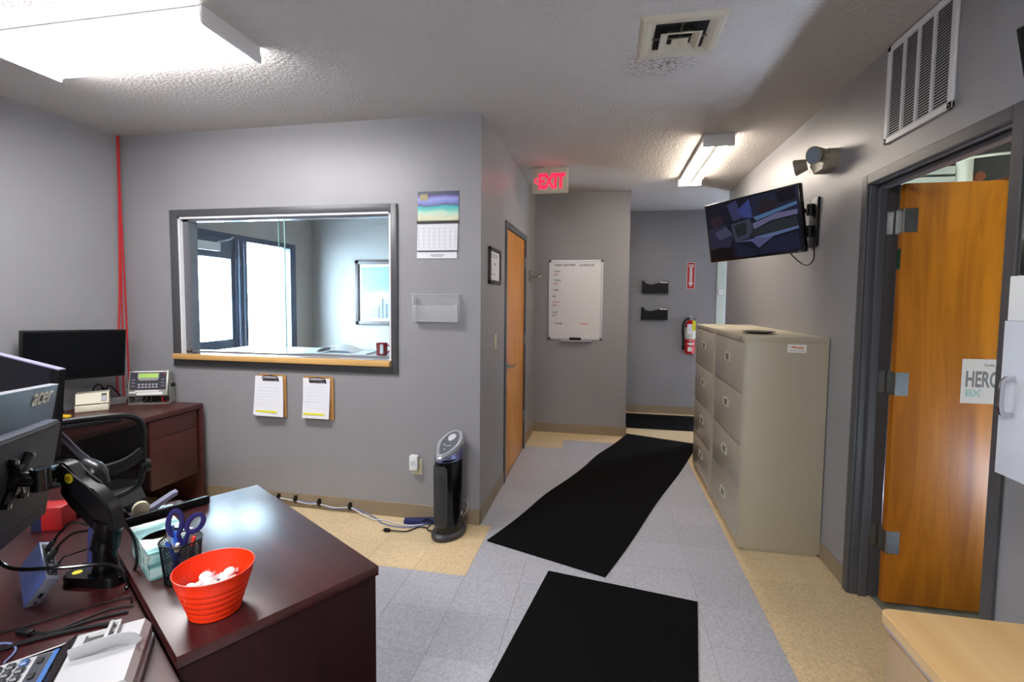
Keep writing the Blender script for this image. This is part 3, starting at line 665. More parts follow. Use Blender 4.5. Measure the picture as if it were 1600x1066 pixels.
# ================================================================ window wall items
# calendar
t = thing('wall_calendar', 'hanging wall calendar with a beach picture above month pages', 'calendar', (-.44, 0, 1.805))
def calpic():
    m = bpy.data.materials.new('beach_print'); m.use_nodes = True; nt = m.node_tree; b = nt.nodes['Principled BSDF']; b.inputs['Roughness'].default_value = .35
    tc = nt.nodes.new('ShaderNodeTexCoord'); sp = nt.nodes.new('ShaderNodeSeparateXYZ'); nt.links.new(tc.outputs['Generated'], sp.inputs[0])
    n = nt.nodes.new('ShaderNodeTexNoise'); n.inputs['Scale'].default_value = 2.2; nt.links.new(tc.outputs['Generated'], n.inputs[0])
    ma = nt.nodes.new('ShaderNodeMath'); ma.operation = 'MULTIPLY_ADD'; ma.inputs[1].default_value = .28; nt.links.new(n.outputs['Fac'], ma.inputs[0]); nt.links.new(sp.outputs['Z'], ma.inputs[2])
    r = nt.nodes.new('ShaderNodeValToRGB'); nt.links.new(ma.outputs[0], r.inputs[0]); e = r.color_ramp.elements
    e[0].position = .1; e[0].color = lin((190, 196, 160)); e[1].position = .22; e[1].color = lin((222, 220, 190))
    for p, c in ((.42, (196, 222, 200)), (.52, (110, 206, 190)), (.62, (60, 176, 190)), (.66, (86, 96, 110)), (.72, (120, 126, 200)), (.84, (150, 160, 220)), (.98, (110, 90, 170)), (1.0, (70, 72, 96))):
        k = e.new(p); k.color = lin(c)
    nt.links.new(r.outputs[0], b.inputs['Base Color']); return m
b = nb(); box(b, .004, .288, -.006, -.003, .25, .443); obj('picture_page', b, calpic(), t)
b = nb(); box(b, .02, .075, -.0072, -.0058, .385, .425); obj('picture_sticker', b, mat('khaki_print', (170, 162, 120), .6), t)
b = nb(); box(b, 0, .286, -.016, -.001, .232, .248); obj('binding_bar', b, mat('black_binding', (30, 28, 30), .4), t)
b = nb(); v = [b.verts.new(p) for p in ((.002, -.006, .232), (.284, -.006, .232), (.28, -.012, .052), (0, -.012, .052), (.002, -.001, .232), (.284, -.001, .232), (.28, -.002, .052), (0, -.002, .052))]
for f in ((0, 1, 2, 3), (7, 6, 5, 4), (0, 4, 5, 1), (1, 5, 6, 2), (2, 6, 7, 3), (3, 7, 4, 0)): b.faces.new([v[i] for i in f])
obj('month_page', b, PAPER, t)
b = nb()
for k in range(8): box(b, .01+k*.037, .0112+k*.037, -.0128, -.0118, .07, .2)
for k in range(6): box(b, .01, .27, -.0128, -.0118, .07+k*.026, .0708+k*.026)
obj('month_grid', b, mat('faint_grid_ink', (176, 180, 196), .8), t)
b = nb(); box(b, .0, .28, -.0135, -.003, .046, .052); obj('page_edge', b, INK, t)
b = nb(); box(b, -.003, .277, -.006, -.001, 0, .046); obj('bottom_strip', b, PAPER, t)
b = nb(); box(b, .09, .19, -.0066, -.0058, .02, .026); box(b, .1, .18, -.0066, -.0058, .011, .015); obj('strip_print', b, GREYINK, t)
# acrylic pocket
t = thing('acrylic_holder', 'clear acrylic wall pocket below the calendar', 'file holder', (-.485, 0, 1.385))
AC = seethrough('clear_acrylic', (220, 224, 226), .11, .08); ACE = seethrough('acrylic_edge', (230, 232, 234), .40, .15)
b = nb(); prism(b, [(.0, .18), (.352, .18), (.338, 0), (.018, 0)], 'y', -.006, -.003); obj('back_sheet', b, AC, t)
b = nb(); box(b, .03, .335, -.052, -.049, 0, .105); obj('front_sheet', b, AC, t)
b = nb(); box(b, .028, .338, -.052, -.003, -.003, .001); obj('floor_sheet', b, ACE, t)
b = nb(); box(b, .028, .031, -.052, -.004, 0, .175); box(b, .335, .338, -.052, -.004, 0, .175); obj('side_sheet', b, ACE, t)
b = nb(); box(b, .028, .055, -.054, -.049, .10, .106); box(b, .31, .338, -.054, -.049, .10, .106); box(b, .0, .352, -.007, -.002, .176, .181); obj('front_lip', b, ACE, t)
# clipboards
CB = wood('hardboard_clip', (168, 120, 66), (190, 142, 84), 'Z', 30, .5)
def clipboard(x, z, label, lean):
    t = thing('clipboard', label, 'clipboard', (x, 0, z))
    b = nb(); prism(b, rrect(0, .232, 0, .312, .012), 'y', -.012, -.008); obj('board', b, CB, t)
    b = nb(); cyl(b, (.116, 0, .305), (.116, -.02, .31), .003, seg=8); cyl(b, (.116, -.02, .31), (.116, -.022, .312), .006, seg=8); obj('wall_pin', b, STEEL, t)
    for k in range(3):
        dx = lean*(k-1)*.008; b = nb(); n_ = 8; g = []
        x0_, x1_ = -.006+k*.003-(.012 if lean > 0 else 0), .205+k*.002
        for j in range(n_+1):
            f_ = j/n_; zz = .298-f_*.285; yy = -.014-.002*k-(.012+.006*k)*f_**1.6
            g.append([b.verts.new((x0_+dx*f_*2+(x1_-x0_)*i/4, yy-(.010*lean*(1-i/4)*f_*(1 if k == 2 else 0)), zz-.004*lean*i/4*(k-1))) for i in range(5)])
        for j in range(n_):
            for i in range(4): b.faces.new((g[j][i], g[j][i+1], g[j+1][i+1], g[j+1][i]))
        s = obj('sheet', b, PAPER, t)
        if k == 2:
            def bar(z_, h_, a, c, nm, mm, off=.0008):
                f_ = (.298-z_)/.285; yy = -.014-.004-(.024)*f_**1.6-off-.006*lean*f_
                q = nb(); box(q, a, c, yy-.0006, yy, z_-h_, z_+h_); obj(nm, q, mm, s)
            bar(.045, .0065, .01, .175, 'highlight_bar', mat('yellow_highlighter', (232, 228, 20), .7), .0035)
            for i in range(8): bar(.24-i*.022, .0006, .01, .19, 'ruled_line', mat('faint_rule', (196, 198, 208), .8), .0022)
    b = nb(); box(b, .058, .174, -.026, -.017, .268, .292, bev=.004); obj('clip', b, CHROME, t, label='chrome clip')
    b = nb(); tube(b, [(.055, -.02, .265), (.055, -.03, .292), (.075, -.03, .302), (.157, -.03, .302), (.177, -.03, .292), (.177, -.02, .265)], .0035, sm=3); obj('clip_wire', b, BLACK, t)
clipboard(-1.678, .663, 'left clipboard under the window with curled papers and yellow highlight', 1)
clipboard(-1.302, .663, 'right clipboard under the window with straight papers and yellow highlight', .0)
# outlet
t = thing('wall_outlet', 'ivory wall outlet with a white plug-in adapter beside the purifier', 'outlet', (-.445, 0, .375))
b = nb(); box(b, -.036, .036, -.006, 0, -.057, .057, bev=.002); obj('plate', b, mat('ivory_plastic', (206, 200, 168), .4), t)
b = nb(); box(b, -.042, .018, -.05, -.006, -.018, .085, bev=.006); obj('adapter', b, WHITEP, t)
b = nb(); box(b, -.03, .006, -.0508, -.0498, .02, .05); obj('adapter_print', b, mat('grey_print', (190, 196, 200), .6), t)
# cable run
BLUEC = mat('blue_grey_cable', (110, 122, 168), .5); WHC = mat('white_cable', (206, 206, 210), .5)
for m_, off, lab in ((BLUEC, 0, 'blue grey network cable clipped along the baseboard'), (WHC, .008, 'white cable drooping along the baseboard')):
    b = nb(); tube(b, [(-1.66, -.012-off, .06), (-1.52, -.012-off, .055+off), (-1.384, -.012-off, .052), (-1.28, -.014, .045-off), (-1.193, -.012-off, .045), (-1.07, -.02-off, .018+off*2), (-.95, -.012-off, .040),
                       (-.85, -.03-off*3, .028), (-.74, -.06-off*4, .010), (-.66, -.12+off*5, .0065), (-.56, -.15+off*5, .0065), (-.44, -.14+off*3, .0065), (-.33, -.06, .0065), (-.25, -.03, .0065)], .0042, seg=6)
    mono('cable', b, m_, lab, 'cable')
for k, (x, z) in enumerate(((-1.521, .062), (-1.384, .060), (-1.193, .052), (-.95, .046))):
    b = nb(); box(b, -.011, .011, -.018, -.0065, -.026, .030, bev=.003); box(b, -.014, .014, -.026, -.018, -.010, .018, bev=.003)
    mono('cable_clip', b, BLACK, ['black cable clip closest to the dark desk', 'second black cable clip from the dark desk', 'third black cable clip from the dark desk', 'black cable clip closest to the air purifier'][k], 'clip', (x, 0, z), group='cable clips on the baseboard')
t = thing('plug_cord', 'short black power cord with a plug lying on the beige tiles', 'cord', (0, 0, 0))
b = nb(); tube(b, [(-.55, -.22, .012), (-.50, -.215, .008), (-.44, -.20, .006), (-.41, -.16, .006), (-.38, -.13, .008), (-.33, -.13, .008)], .004, seg=6); obj('wire', b, BLACK, t)
b = nb(); box(b, -.59, -.55, -.234, -.212, .001, .022, bev=.004); obj('plug', b, BLACK, t)
b = nb(); box(b, -.607, -.59, -.231, -.229, .005, .012); box(b, -.607, -.59, -.218, -.216, .005, .012); obj('prong', b, CHROME, t)
b = nb(); box(b, 0, .26, 0, .05, 0, .035, bev=.005); mono('power_strip', b, mat('dark_blue_plastic', (34, 44, 92), .4), 'dark blue power strip lying behind the air purifier', 'power strip', (-.50, -.115, .0), R(14))
b = nb(); tube(b, [(-.36, -.12, .045), (-.34, -.10, .05), (-.29, -.13, .05), (-.31, -.17, .02), (-.26, -.17, .012), (-.22, -.14, .03)], .005, seg=6); tube(b, [(-.30, -.08, .05), (-.26, -.05, .06), (-.22, -.08, .04)], .006, seg=6); mono('cord_tangle', b, BLACK, 'tangle of black cords on the power strip', 'cord')
b = nb(); tube(b, [(-.12, -.05, .05), (-.09, -.02, .09), (-.075, -.012, .14), (-.10, -.012, .17), (-.16, -.02, .17)], .0038, seg=6); mono('cord', b, WHC, 'thin white cord looping up behind the air purifier', 'cord')
# air purifier
t = thing('air_purifier', 'black tower air purifier with a silver control top by the corner', 'air purifier', (-.165, -.16, 0), rz=R(-17))
# local -y faces the room, front grille slanted to the left
def oval(a, c, z, n=36, dz=0): return [(cos(2*pi*k/n)*a*(1-(.30 if dz else .08)*max(0, -sin(2*pi*k/n))), sin(2*pi*k/n)*c*(1.04 if dz and sin(2*pi*k/n) < -.9 else 1), z+dz*sin(2*pi*k/n)) for k in range(n)]
def loft(rings, capb=True, capt=True):
    b = nb(); V = [[b.verts.new(p) for p in r] for r in rings]; n = len(V[0])
    for A, B_ in zip(V, V[1:]):
        for k in range(n): b.faces.new((A[k], A[(k+1) % n], B_[(k+1) % n], B_[k]))
    if capb: b.faces.new(V[0][::-1])
    if capt: b.faces.new(V[-1])
    return b
obj('foot', loft([oval(.098, .135, 0), oval(.102, .14, .008), oval(.102, .14, .028), oval(.088, .12, .042)]), DGREY, t)
obj('body', loft([oval(.082, .112, .035), oval(.078, .108, .06), oval(.082, .112, .25), oval(.084, .114, .42), oval(.083, .113, .52)]), BLACKG, t)
obj('shoulder', loft([oval(.0835, .1135, .505, dz=0), oval(.084, .114, .575, dz=.045)], capb=True), mat('silver_blue_plastic', (110, 114, 160), .25, .4), t)
obj('silver_cap', loft([oval(.085, .115, .565, dz=.045), oval(.087, .118, .59, dz=.055), oval(.078, .108, .605, dz=.06), oval(.062, .09, .604, dz=.055)]), mat('silver_plastic', (178, 180, 188), .25, .7), t)
obj('control_panel', loft([oval(.06, .088, .603, dz=.055), oval(.058, .086, .6065, dz=.054)]), mat('smoke_panel', (92, 98, 104), .3, .3), t)
b = nb(); b2 = oval(.030, .032, .6095, dz=.02)
obj('dial', loft([[(x, y+.035, z+.02) for x, y, z in oval(.03, .03, .600, dz=.018)], [(x, y+.035, z+.02) for x, y, z in oval(.027, .027, .612, dz=.016)]]), CHROME, t)
for k, (x, y) in enumerate(((-.02, -.02), (.0, -.025), (.02, -.02), (0, -.05))):
    bb = nb(); box(bb, x-.006, x+.006, y-.003, y+.003, .6035+y*.62, .6085+y*.62, bev=.001, seg=1); obj('button', bb, LABELW, t)
b.free()
b = nb(); g = []
for j in range(2):
    z = .09 if j == 0 else .48
for side in (0,):
    rows = []
    for z, sc in ((.085, .7), (.10, .93), (.13, 1), (.44, 1), (.47, .93), (.485, .7)):
        row = []
        for k in range(13):
            an = R(-90-38*sc+76*sc*k/12); rr = 1.0
            base_r = .0815+(.003 if z > .3 else 0)
            row.append(b.verts.new((cos(an)*(base_r+.004), sin(an)*(base_r+.032+.002), z)))
        rows.append(row)
    for A, B_ in zip(rows, rows[1:]):
        for k in range(12): b.faces.new((A[k], A[k+1], B_[k+1], B_[k]))
    bmesh.ops.extrude_face_region(b, geom=b.faces[:])
gr = obj('front_grille', b, mat('grille_grey', (84, 86, 90), .5), t)
b = nb()
for k in range(26):
    z = .11+k*.0138
    rowa = [b.verts.new((cos(R(-90-34+68*i/8))*.0878, sin(R(-90-34+68*i/8))*.1185, z)) for i in range(9)]
    rowb = [b.verts.new((cos(R(-90-34+68*i/8))*.0878, sin(R(-90-34+68*i/8))*.1185, z+.006)) for i in range(9)]
    for i in range(8): b.faces.new((rowa[i], rowa[i+1], rowb[i+1], rowb[i]))
o = obj('grille_slots', b, mat('slot_dark', (44, 45, 48), .6), gr); o['kind'] = 'stuff'
bb = nb(); cyl(bb, (.082, .02, .15), (.0875, .02, .15), .014, seg=16); obj('badge', bb, CHROME, t)

# ================================================================ far desk against the left wall
t = thing('desk', 'reddish mahogany office desk against the left wall in the corner', 'desk', (XL, -.045, 0))
b = nb(); box(b, .004, .712, -1.75, 0, .708, .742, bev=.002); obj('desktop', b, MAHOGR, t)
b = nb(); box(b, .02, .712, -.03, -.0, 0, .708, bev=.001); obj('end_panel', b, MAHOGR, t)
b = nb(); box(b, .02, .70, -1.74, -1.71, 0, .708, bev=.001); obj('end_panel', b, MAHOGR, t)
b = nb(); box(b, .05, .07, -1.70, -.03, .25, .708); obj('modesty_panel', b, MAHOGD, t)
b = nb(); box(b, .15, .685, -.425, -.05, .24, .70); obj('pedestal', b, MAHOGD, t)
for z0, z1 in ((.58, .70), (.235, .577)):
    b = nb(); box(b, .685, .702, -.43, -.052, z0, z1, bev=.0015); obj('drawer', b, MAHOGR, t)
D0 = .7425
# monitor on far desk
WMM = Matrix.Translation((-2.633, -.52, 1.141)) @ E2R(1.23, .053, .034)
t = thing('monitor', 'black widescreen monitor hanging over the corner desk, screen off', 'monitor', mw=WMM)
b = nb(); box(b, -.275, .275, 0, .03, -.165, .165, bev=.004); obj('casing', b, BLACK, t)
b = nb(); box(b, -.263, .263, -.001, .001, -.145, .153); obj('display', b, mat('off_display', (4, 4, 5), .3, spec=.12), t)
b = nb(); box(b, -.05, .05, .03, .05, -.05, .05, bev=.003); cyl(b, (0, .05, 0), (-.06, .185, 0), .018, seg=14); obj('wall_bracket', b, BLACK, t)
# slip printer
t = thing('slip_printer', 'beige slip printer on the corner desk in front of the monitor', 'printer', (-2.655, -.415, D0), rz=R(46.6))
BE = mat('beige_plastic', (214, 208, 186), .45)
b = nb(); box(b, -.09, .09, -.045, .09, 0, .045, bev=.006); obj('base', b, BE, t)
b = nb(); prism(b, [(-.03, .052), (.085, .052), (.085, .122), (-.005, .122)], 'x', -.086, .09); obj('cover', b, BE, t)
b = nb(); box(b, -.082, .04, -.038, .08, .044, .053); obj('paper_slot', b, mat('slot_brown', (90, 84, 70), .6), t)
b = nb(); box(b, .05, .078, -.032, -.014, .07, .10); obj('control_panel', b, mat('pale_lilac', (200, 200, 206), .5), t)
b = nb(); box(b, .05, .078, -.020, -.004, .106, .116); obj('indicator_window', b, mat('olive_dark', (90, 88, 80), .5), t)
# grey box with cords
t = thing('junction_box', 'small grey box with black cords behind the slip printer', 'box', (-2.735, -.235, D0), rz=R(70))
b = nb(); box(b, -.085, .085, -.06, .06, 0, .05, bev=.006); obj('case', b, mat('mid_grey_plastic', (112, 114, 112), .5), t)
b = nb(); tube(b, [(-.05, 0, .05), (-.09, 0, .12), (-.05, .01, .155), (-.02, 0, .11), (.0, 0, .14), (.04, .01, .10), (.07, .0, .05)], .005); tube(b, [(-.02, .02, .05), (-.03, .02, .13), (-.01, .01, .09), (-.01, 0, .05)], .005); obj('cord', b, BLACK, t)
# weighing indicator
t = thing('weighing_indicator', 'stainless weighing indicator with green display on the corner desk', 'scale indicator', (-2.474, -.150, D0), rz=R(24))
t.scale = (.8, .8, .95); SS = mat('stainless_case', (168, 168, 160), .35, .6)
b = nb(); box(b, -.165, .165, -.02, .11, 0, .008); box(b, -.168, -.163, -.01, .10, 0, .17, bev=.002, seg=1); box(b, .163, .168, -.01, .10, 0, .17, bev=.002, seg=1); obj('bracket', b, SS, t)
MI = Matrix.Translation((0, 0, .155)) @ Matrix.Rotation(R(-14), 4, 'X')
def tilt(bm):
    for v in bm.verts: v.co = MI @ v.co
    return bm
b = nb(); box(b, -.16, .16, -.02, .075, -.095, .1, bev=.006); obj('case', tilt(b), SS, t)
b = nb(); box(b, -.145, .145, -.0225, -.0195, -.048, .088); fp = obj('face_plate', tilt(b), mat('charcoal_face', (58, 56, 66), .4), t)
b = nb(); prism(b, [(-.085, .04), (-.07, .025), (.07, .025), (.085, .04), (.085, .082), (-.085, .082)], 'y', -.0238, -.0222); obj('display_surround', tilt(b), mat('pale_surround', (150, 152, 150), .4), fp)
b = nb(); box(b, -.078, .078, -.025, -.0235, .046, .078); obj('green_display', tilt(b), mat('lcd_green', (150, 182, 90), .3, emit=(150, 190, 90), estr=.25), fp)
for r_ in range(2):
    for k in range(6):
        b = nb(); box(b, -.08+k*.028, -.062+k*.028, -.0245, -.0222, -.012-r_*.02, .0-r_*.02, bev=.001, seg=1); obj('key', tilt(b), mat('grey_key', (170, 170, 176), .5), fp)
for s in (-1, 1):
    for k in range(3):
        b = nb(); box(b, s*.118-.013, s*.118+.013, -.024, -.0222, .028-k*.024, .034-k*.024); obj('key', tilt(b), GREYINK, fp)
b = nb(); cyl(b, (.13, -.0225, .072), (.13, -.0245, .072), .007, seg=14); obj('red_mark', tilt(b), RED, fp)
for q_ in ((-.12, .12, -.0235, -.0195, .089, .098), (-.10, .09, -.0245, -.0195, -.062, -.050), (-.085, .12, -.024, -.0195, -.088, -.066), (-.145, -.095, -.024, -.0195, -.072, -.062)):
    b = nb(); box(b, *q_); obj('label_tape', tilt(b), LABELW, t)
for k in range(5):
    b = nb(); cyl(b, (-.05+k*.038, .02, .056), (-.05+k*.038, .0, .03), .009, seg=10); tube(b, [(-.05+k*.038, .0, .03), (-.05+k*.038, .01, .013), (-.04+k*.038, .07, .014)], .005, sm=4); obj('cable_gland', b, RED if k == 4 else BLACK, t)
for s in (-1, 1):
    b = nb(); cyl(b, (s*.168, .04, .14), (s*.192, .04, .14), .014, seg=12); obj('side_knob', b, BLACK, t)
# keyboard
t = thing('keyboard', 'black computer keyboard on the corner desk beside the mesh chair', 'keyboard', (-2.34, -.78, D0), rz=R(62))
b = nb(); box(b, -.22, .22, -.07, .07, 0, .016, bev=.004); obj('case', b, mat('charcoal_key_case', (42, 44, 48), .5), t)
ky = nb(); box(ky, -.007, .007, -.0065, .0065, 0, .006, bev=.0015, seg=1); kme = bpy.data.meshes.new('key'); bmesh.ops.recalc_face_normals(ky, faces=ky.faces); ky.to_mesh(kme); ky.free(); kme.materials.append(mat('keycap_grey', (74, 78, 84), .5))
for r_ in range(6):
    for k in range(22):
        o = bpy.data.objects.new('key', kme); COL.objects.link(o); o.parent = t; o.location = (-.205+k*.0192+(r_ % 3)*.002, -.052+r_*.0205, .0155)
t = thing('ornament', 'small yellow and black trinket by the keyboard', 'trinket', (-2.62, -.62, D0))
b = nb(); box(b, -.04, .035, -.018, .018, 0, .018, bev=.006); obj('body', b, mat('yellow_plastic', (226, 186, 40), .4), t)
b = nb(); lathe(b, [(0, 0), (.03, 0), (.034, .02), (.03, .055), (.018, .06), (0, .06)], 20); mono('small_speaker', b, BLACK, 'little round black speaker beside the slip printer', 'speaker', (-2.74, -.575, D0))
# red cables up the corner
REDC = mat('red_cable', (190, 34, 40), .5)
for pts, lab in (([(XL+.012, -.03, 2.735), (XL+.012, -.034, 2.0), (XL+.012, -.045, 1.30), (XL+.012, -.055, .76), (XL+.02, -.06, .1)], 'red cable running straight down the room corner'),
                 ([(XL+.020, -.026, 2.735), (XL+.020, -.028, 2.2), (XL+.012, -.012, 1.5), (XL+.012, -.010, .9), (XL+.02, -.02, .1)], 'red cable nearest the window wall in the room corner'),
                 ([(XL+.028, -.035, 2.735), (XL+.018, -.04, 2.25), (XL+.012, -.06, 1.5), (XL+.012, -.10, .95), (XL+.02, -.11, .1)], 'red cable bowing away from the room corner')):
    b = nb(); tube(b, pts, .0055, seg=8); mono('cable', b, REDC, lab, 'cable')

# ================================================================ mesh office chair
CHR = mat('chair_grey_frame', (30, 31, 32), .5, spec=.35); MESH = seethrough('black_mesh_fabric', (12, 12, 13), .80, .8)
t = thing('office_chair', 'black mesh back office chair facing the corner desk', 'chair', (-1.765, -1.19, 0), rz=.949)
b = nb()
fr = [(-.225, -.24, .66), (-.235, -.245, .80), (-.20, -.265, .925), (-.10, -.285, .962), (.06, -.288, .968), (.18, -.27, .955), (.232, -.25, .90), (.235, -.235, .78), (.23, -.225, .66), (.20, -.225, .585), (.08, -.245, .555), (-.08, -.245, .555), (-.20, -.225, .585)]
P_ = smooth_path(fr+[fr[0]], 5)[:-1]; tube(b, P_, .015, seg=8, sm=0, closed=True); obj('back_frame', b, CHR, t)
b = nb(); rows = []
for j in range(9):
    f_ = j/8; z = .735+f_*.225; rows.append([b.verts.new(((-.225+.45*i/10)*(1-.12*f_**4), -.235-.045*f_-.03*(1-((i-5)/5)**2)*.9, z-(.02*abs((i-5)/5)**3 if j == 8 else 0))) for i in range(11)])
for A, B_ in zip(rows, rows[1:]):
    for i in range(10): b.faces.new((A[i], A[i+1], B_[i+1], B_[i]))
obj('back_mesh', b, MESH, t)
b = nb()
for z, rr in ((.735, .020), (.705, .016)): tube(b, [(-.228, -.24, z+.035), (-.15, -.268, z-.005), (0, -.285, z-.02), (.15, -.268, z-.005), (.228, -.24, z+.035)], .012, seg=8, ry=rr)
obj('lumbar_band', b, CHR, t)
b = nb(); rows = []
for j in range(5):
    f_ = j/4; z = .60+f_*.09; rows.append([b.verts.new((-.2+.4*i/8, -.24-.03*(1-((i-4)/4)**2), z)) for i in range(9)])
for A, B_ in zip(rows, rows[1:]):
    for i in range(8): b.faces.new((A[i], A[i+1], B_[i+1], B_[i]))
obj('lower_mesh', b, MESH, t)
b = nb(); prism(b, rrect(-.25, .25, -.22, .27, .08, 5), 'z', .43, .495); bmesh.ops.bevel(b, geom=[e for e in b.edges if abs(e.verts[0].co.z-e.verts[1].co.z) < 1e-5], offset=.02, segments=3, affect='EDGES'); obj('seat', b, mat('black_fabric', (20, 20, 22), .9, bump=.3, bscale=300), t)
b = nb(); tube(b, [(0, -.05, .42), (0, -.24, .43), (0, -.28, .55), (0, -.275, .70)], .02, seg=8, ry=.03); obj('back_bracket', b, BLACK, t)
b = nb(); cyl(b, (.24, -.235, .69), (.262, -.235, .69), .034, .030, seg=20); cyl(b, (.225, -.235, .69), (.24, -.235, .69), .014, seg=12); obj('adjust_knob', b, CHR, t)
b = nb(); cyl(b, (0, 0, .10), (0, 0, .42), .028, seg=16); cyl(b, (0, 0, .4), (0, 0, .43), .09, .11, seg=16); obj('gas_column', b, BLACK, t)
for k in range(5):
    an = 2*pi*k/5+.5; c, s = cos(an), sin(an)
    b = nb(); tube(b, [(c*.02, s*.02, .12), (c*.16, s*.16, .105), (c*.29, s*.29, .085)], .018, seg=8, sm=3); lg = obj('star_leg', b, BLACK, t)
    b = nb(); cyl(b, (c*.29-s*.022, s*.29+c*.022, .028), (c*.29+s*.022, s*.29-c*.022, .028), .028, seg=16); cyl(b, (c*.29, s*.29, .03), (c*.29, s*.29, .09), .008, seg=8); obj('caster', b, DGREY, lg)

# ================================================================ reception desk (right leaf higher)
e_ = Vector((-.8545, .5195, 0)); n_v = Vector((.5195, .8545, 0)).normalized()
Cc = Vector((-.093, -2.269, 0))
rzd = math.atan2(-.5195, .8545)   # local +x = from D to C, local +y away from the viewer
L_ = .928; W_ = .510
t = thing('desk', 'dark mahogany desk pedestal top holding the orange bowl', 'desk', (Cc.x, Cc.y, 0), rz=rzd)
b = nb(); box(b, -L_, 0, 0, W_, .712, .740, bev=.0015); obj('desktop', b, MAHOG, t)
b = nb(); box(b, -L_+.01, -.004, .006, W_-.008, .0, .712, bev=.001); obj('cabinet_body', b, MAHOGD, t)
t = thing('desk', 'lower mahogany desk surface under the monitor arm and calculator', 'desk', (Cc.x, Cc.y, 0), rz=rzd)
b = nb(); prism(b, [(.03, -.001), (-L_-.001, -.001), (-L_-.001, .27), (-1.09, .27), (-1.09, .05), (-1.62, .05), (-1.62, -.85), (.03, -.85)], 'z', .672, .700); obj('desktop', b, MAHOG, t)
for x, y in ((-1.58, 0), (-1.58, -.80), (-.02, -.80), (-1.0, .23)):
    b = nb(); box(b, x-.025, x+.025, y-.025, y+.025, 0, .672); obj('leg', b, MAHOGD, t)
b = nb(); box(b, -1.55, -1.03, .01, .03, .35, .672); obj('modesty_panel', b, MAHOGD, t)
ZT = .7405; ZL = .7005
def DW(x, y, z): # desk local to world
    c, s = cos(rzd), sin(rzd); return Vector((Cc.x+x*c-y*s, Cc.y+x*s+y*c, z))
# bowl with mints
t = thing('bowl', 'orange red ribbed bowl of wrapped mints on the dark desk', 'bowl', (-.140, -2.108, ZT))
prof = [(0, .0), (.056, 0), (.06, .004)]
for k in range(5):
    z = .010+k*.0165; r0 = .060+k*.0052; prof += [(r0, z), (r0+.0022, z+.004), (r0+.0036, z+.010), (r0+.0036, z+.0145)]
prof += [(.086, .09), (.090, .112), (.0915, .114), (.089, .1145), (.084, .09), (.074, .06), (.056, .006), (0, .004)]
b = nb(); lathe(b, prof, 56); obj('shell', b, mat('orange_silicone', (246, 52, 8), .38), t)
MINT = mat('cellophane_mint', (240, 236, 238), .12, spec=.9); mtw = seethrough('clear_wrapper', (240, 226, 226), .35, .06)
b = nb(); lathe(b, [(0, 0), (.0115, .0), (.014, .004), (.012, .009), (.005, .0072), (0, .0072)], 18); mint0 = None
random.seed(3); spots = []
for lay, (rmax, n_, z) in enumerate(((.045, 9, .008), (.052, 12, .022), (.056, 15, .037), (.060, 16, .050), (.055, 12, .062))):
    for k in range(n_):
        a = 2*pi*k/n_*2.4+lay; rr = rmax*math.sqrt((k+.5)/n_); spots.append((cos(a)*rr, sin(a)*rr, z+random.random()*.006))
for k, (x, y, z) in enumerate(spots):
    if mint0 is None:
        o = obj('mint', b, MINT); mint0 = o
        w_ = nb()
        for s in (-1, 1):
            c0 = w_.verts.new((s*.010, 0, .004)); ring = [w_.verts.new((s*(.020+.002*random.random()), -.008+.004*i, .004+.004*((i % 2)*2-1))) for i in range(5)]
            for i in range(4): w_.faces.new((c0, ring[i], ring[i+1]))
        wo = obj('wrapper_twist', w_, mtw, o); m_o = o
    else:
        m_o = mint0.copy(); COL.objects.link(m_o); wo2 = wo.copy(); COL.objects.link(wo2); wo2.parent = m_o
    m_o.location = (-.140+x, -2.108+y, ZT+z+.004); m_o.rotation_euler = (random.uniform(-.5, .5), random.uniform(-.5, .5), random.uniform(0, 6.3))
    tag(m_o, 'white mint in clear wrapper inside the orange bowl', 'mint', 'mints in the orange bowl')
# pen cup
cc = (-.337, -2.010, ZT)
t = thing('pen_cup', 'black wire mesh pen cup on the dark desk behind the bowl', 'pen holder', cc)
WM_ = bpy.data.materials.new('wire_mesh'); WM_.use_nodes = True
ntw = WM_.node_tree; bw = ntw.nodes['Principled BSDF']; bw.inputs['Base Color'].default_value = lin((14, 14, 18)); bw.inputs['Roughness'].default_value = .4
b = nb(); n1, n2 = 44, 20; vs = [[b.verts.new((cos(2*pi*(i+.5*(j % 2))/n1)*(.041+.010*j/n2), sin(2*pi*(i+.5*(j % 2))/n1)*(.041+.010*j/n2), .004+.110*j/n2)) for i in range(n1)] for j in range(n2+1)]
for j in range(n2):
    for i in range(n1):
        def strut(p, q):
            d = (q.co-p.co); u_, v_ = frame_of(d); u_ *= .00075; v_ *= .00075
            A = [b.verts.new(p.co+w__) for w__ in (u_, v_, -u_-v_)]; B_ = [b.verts.new(q.co+w__) for w__ in (u_, v_, -u_-v_)]
            for k in range(3): b.faces.new((A[k], A[(k+1) % 3], B_[(k+1) % 3], B_[k]))
        if j % 2 == 0: strut(vs[j][i], vs[j+1][i]); strut(vs[j][i], vs[j+1][i-1])
        else: strut(vs[j][i], vs[j+1][i]); strut(vs[j][i], vs[j+1][(i+1) % n1])
for v in [v for r_ in vs for v in r_]: b.verts.remove(v)
o = obj('mesh_wall', b, WM_, t, smooth=False); o['kind'] = 'stuff'
b = nb(); tube(b, [(cos(2*pi*k/32)*.0515, sin(2*pi*k/32)*.0515, .115) for k in range(32)], .0022, seg=6, sm=0, closed=True); obj('rim', b, BLACK, t)
b = nb(); lathe(b, [(0, 0), (.042, 0), (.043, .006), (.041, .006), (0, .003)], 32); obj('base', b, BLACK, t)
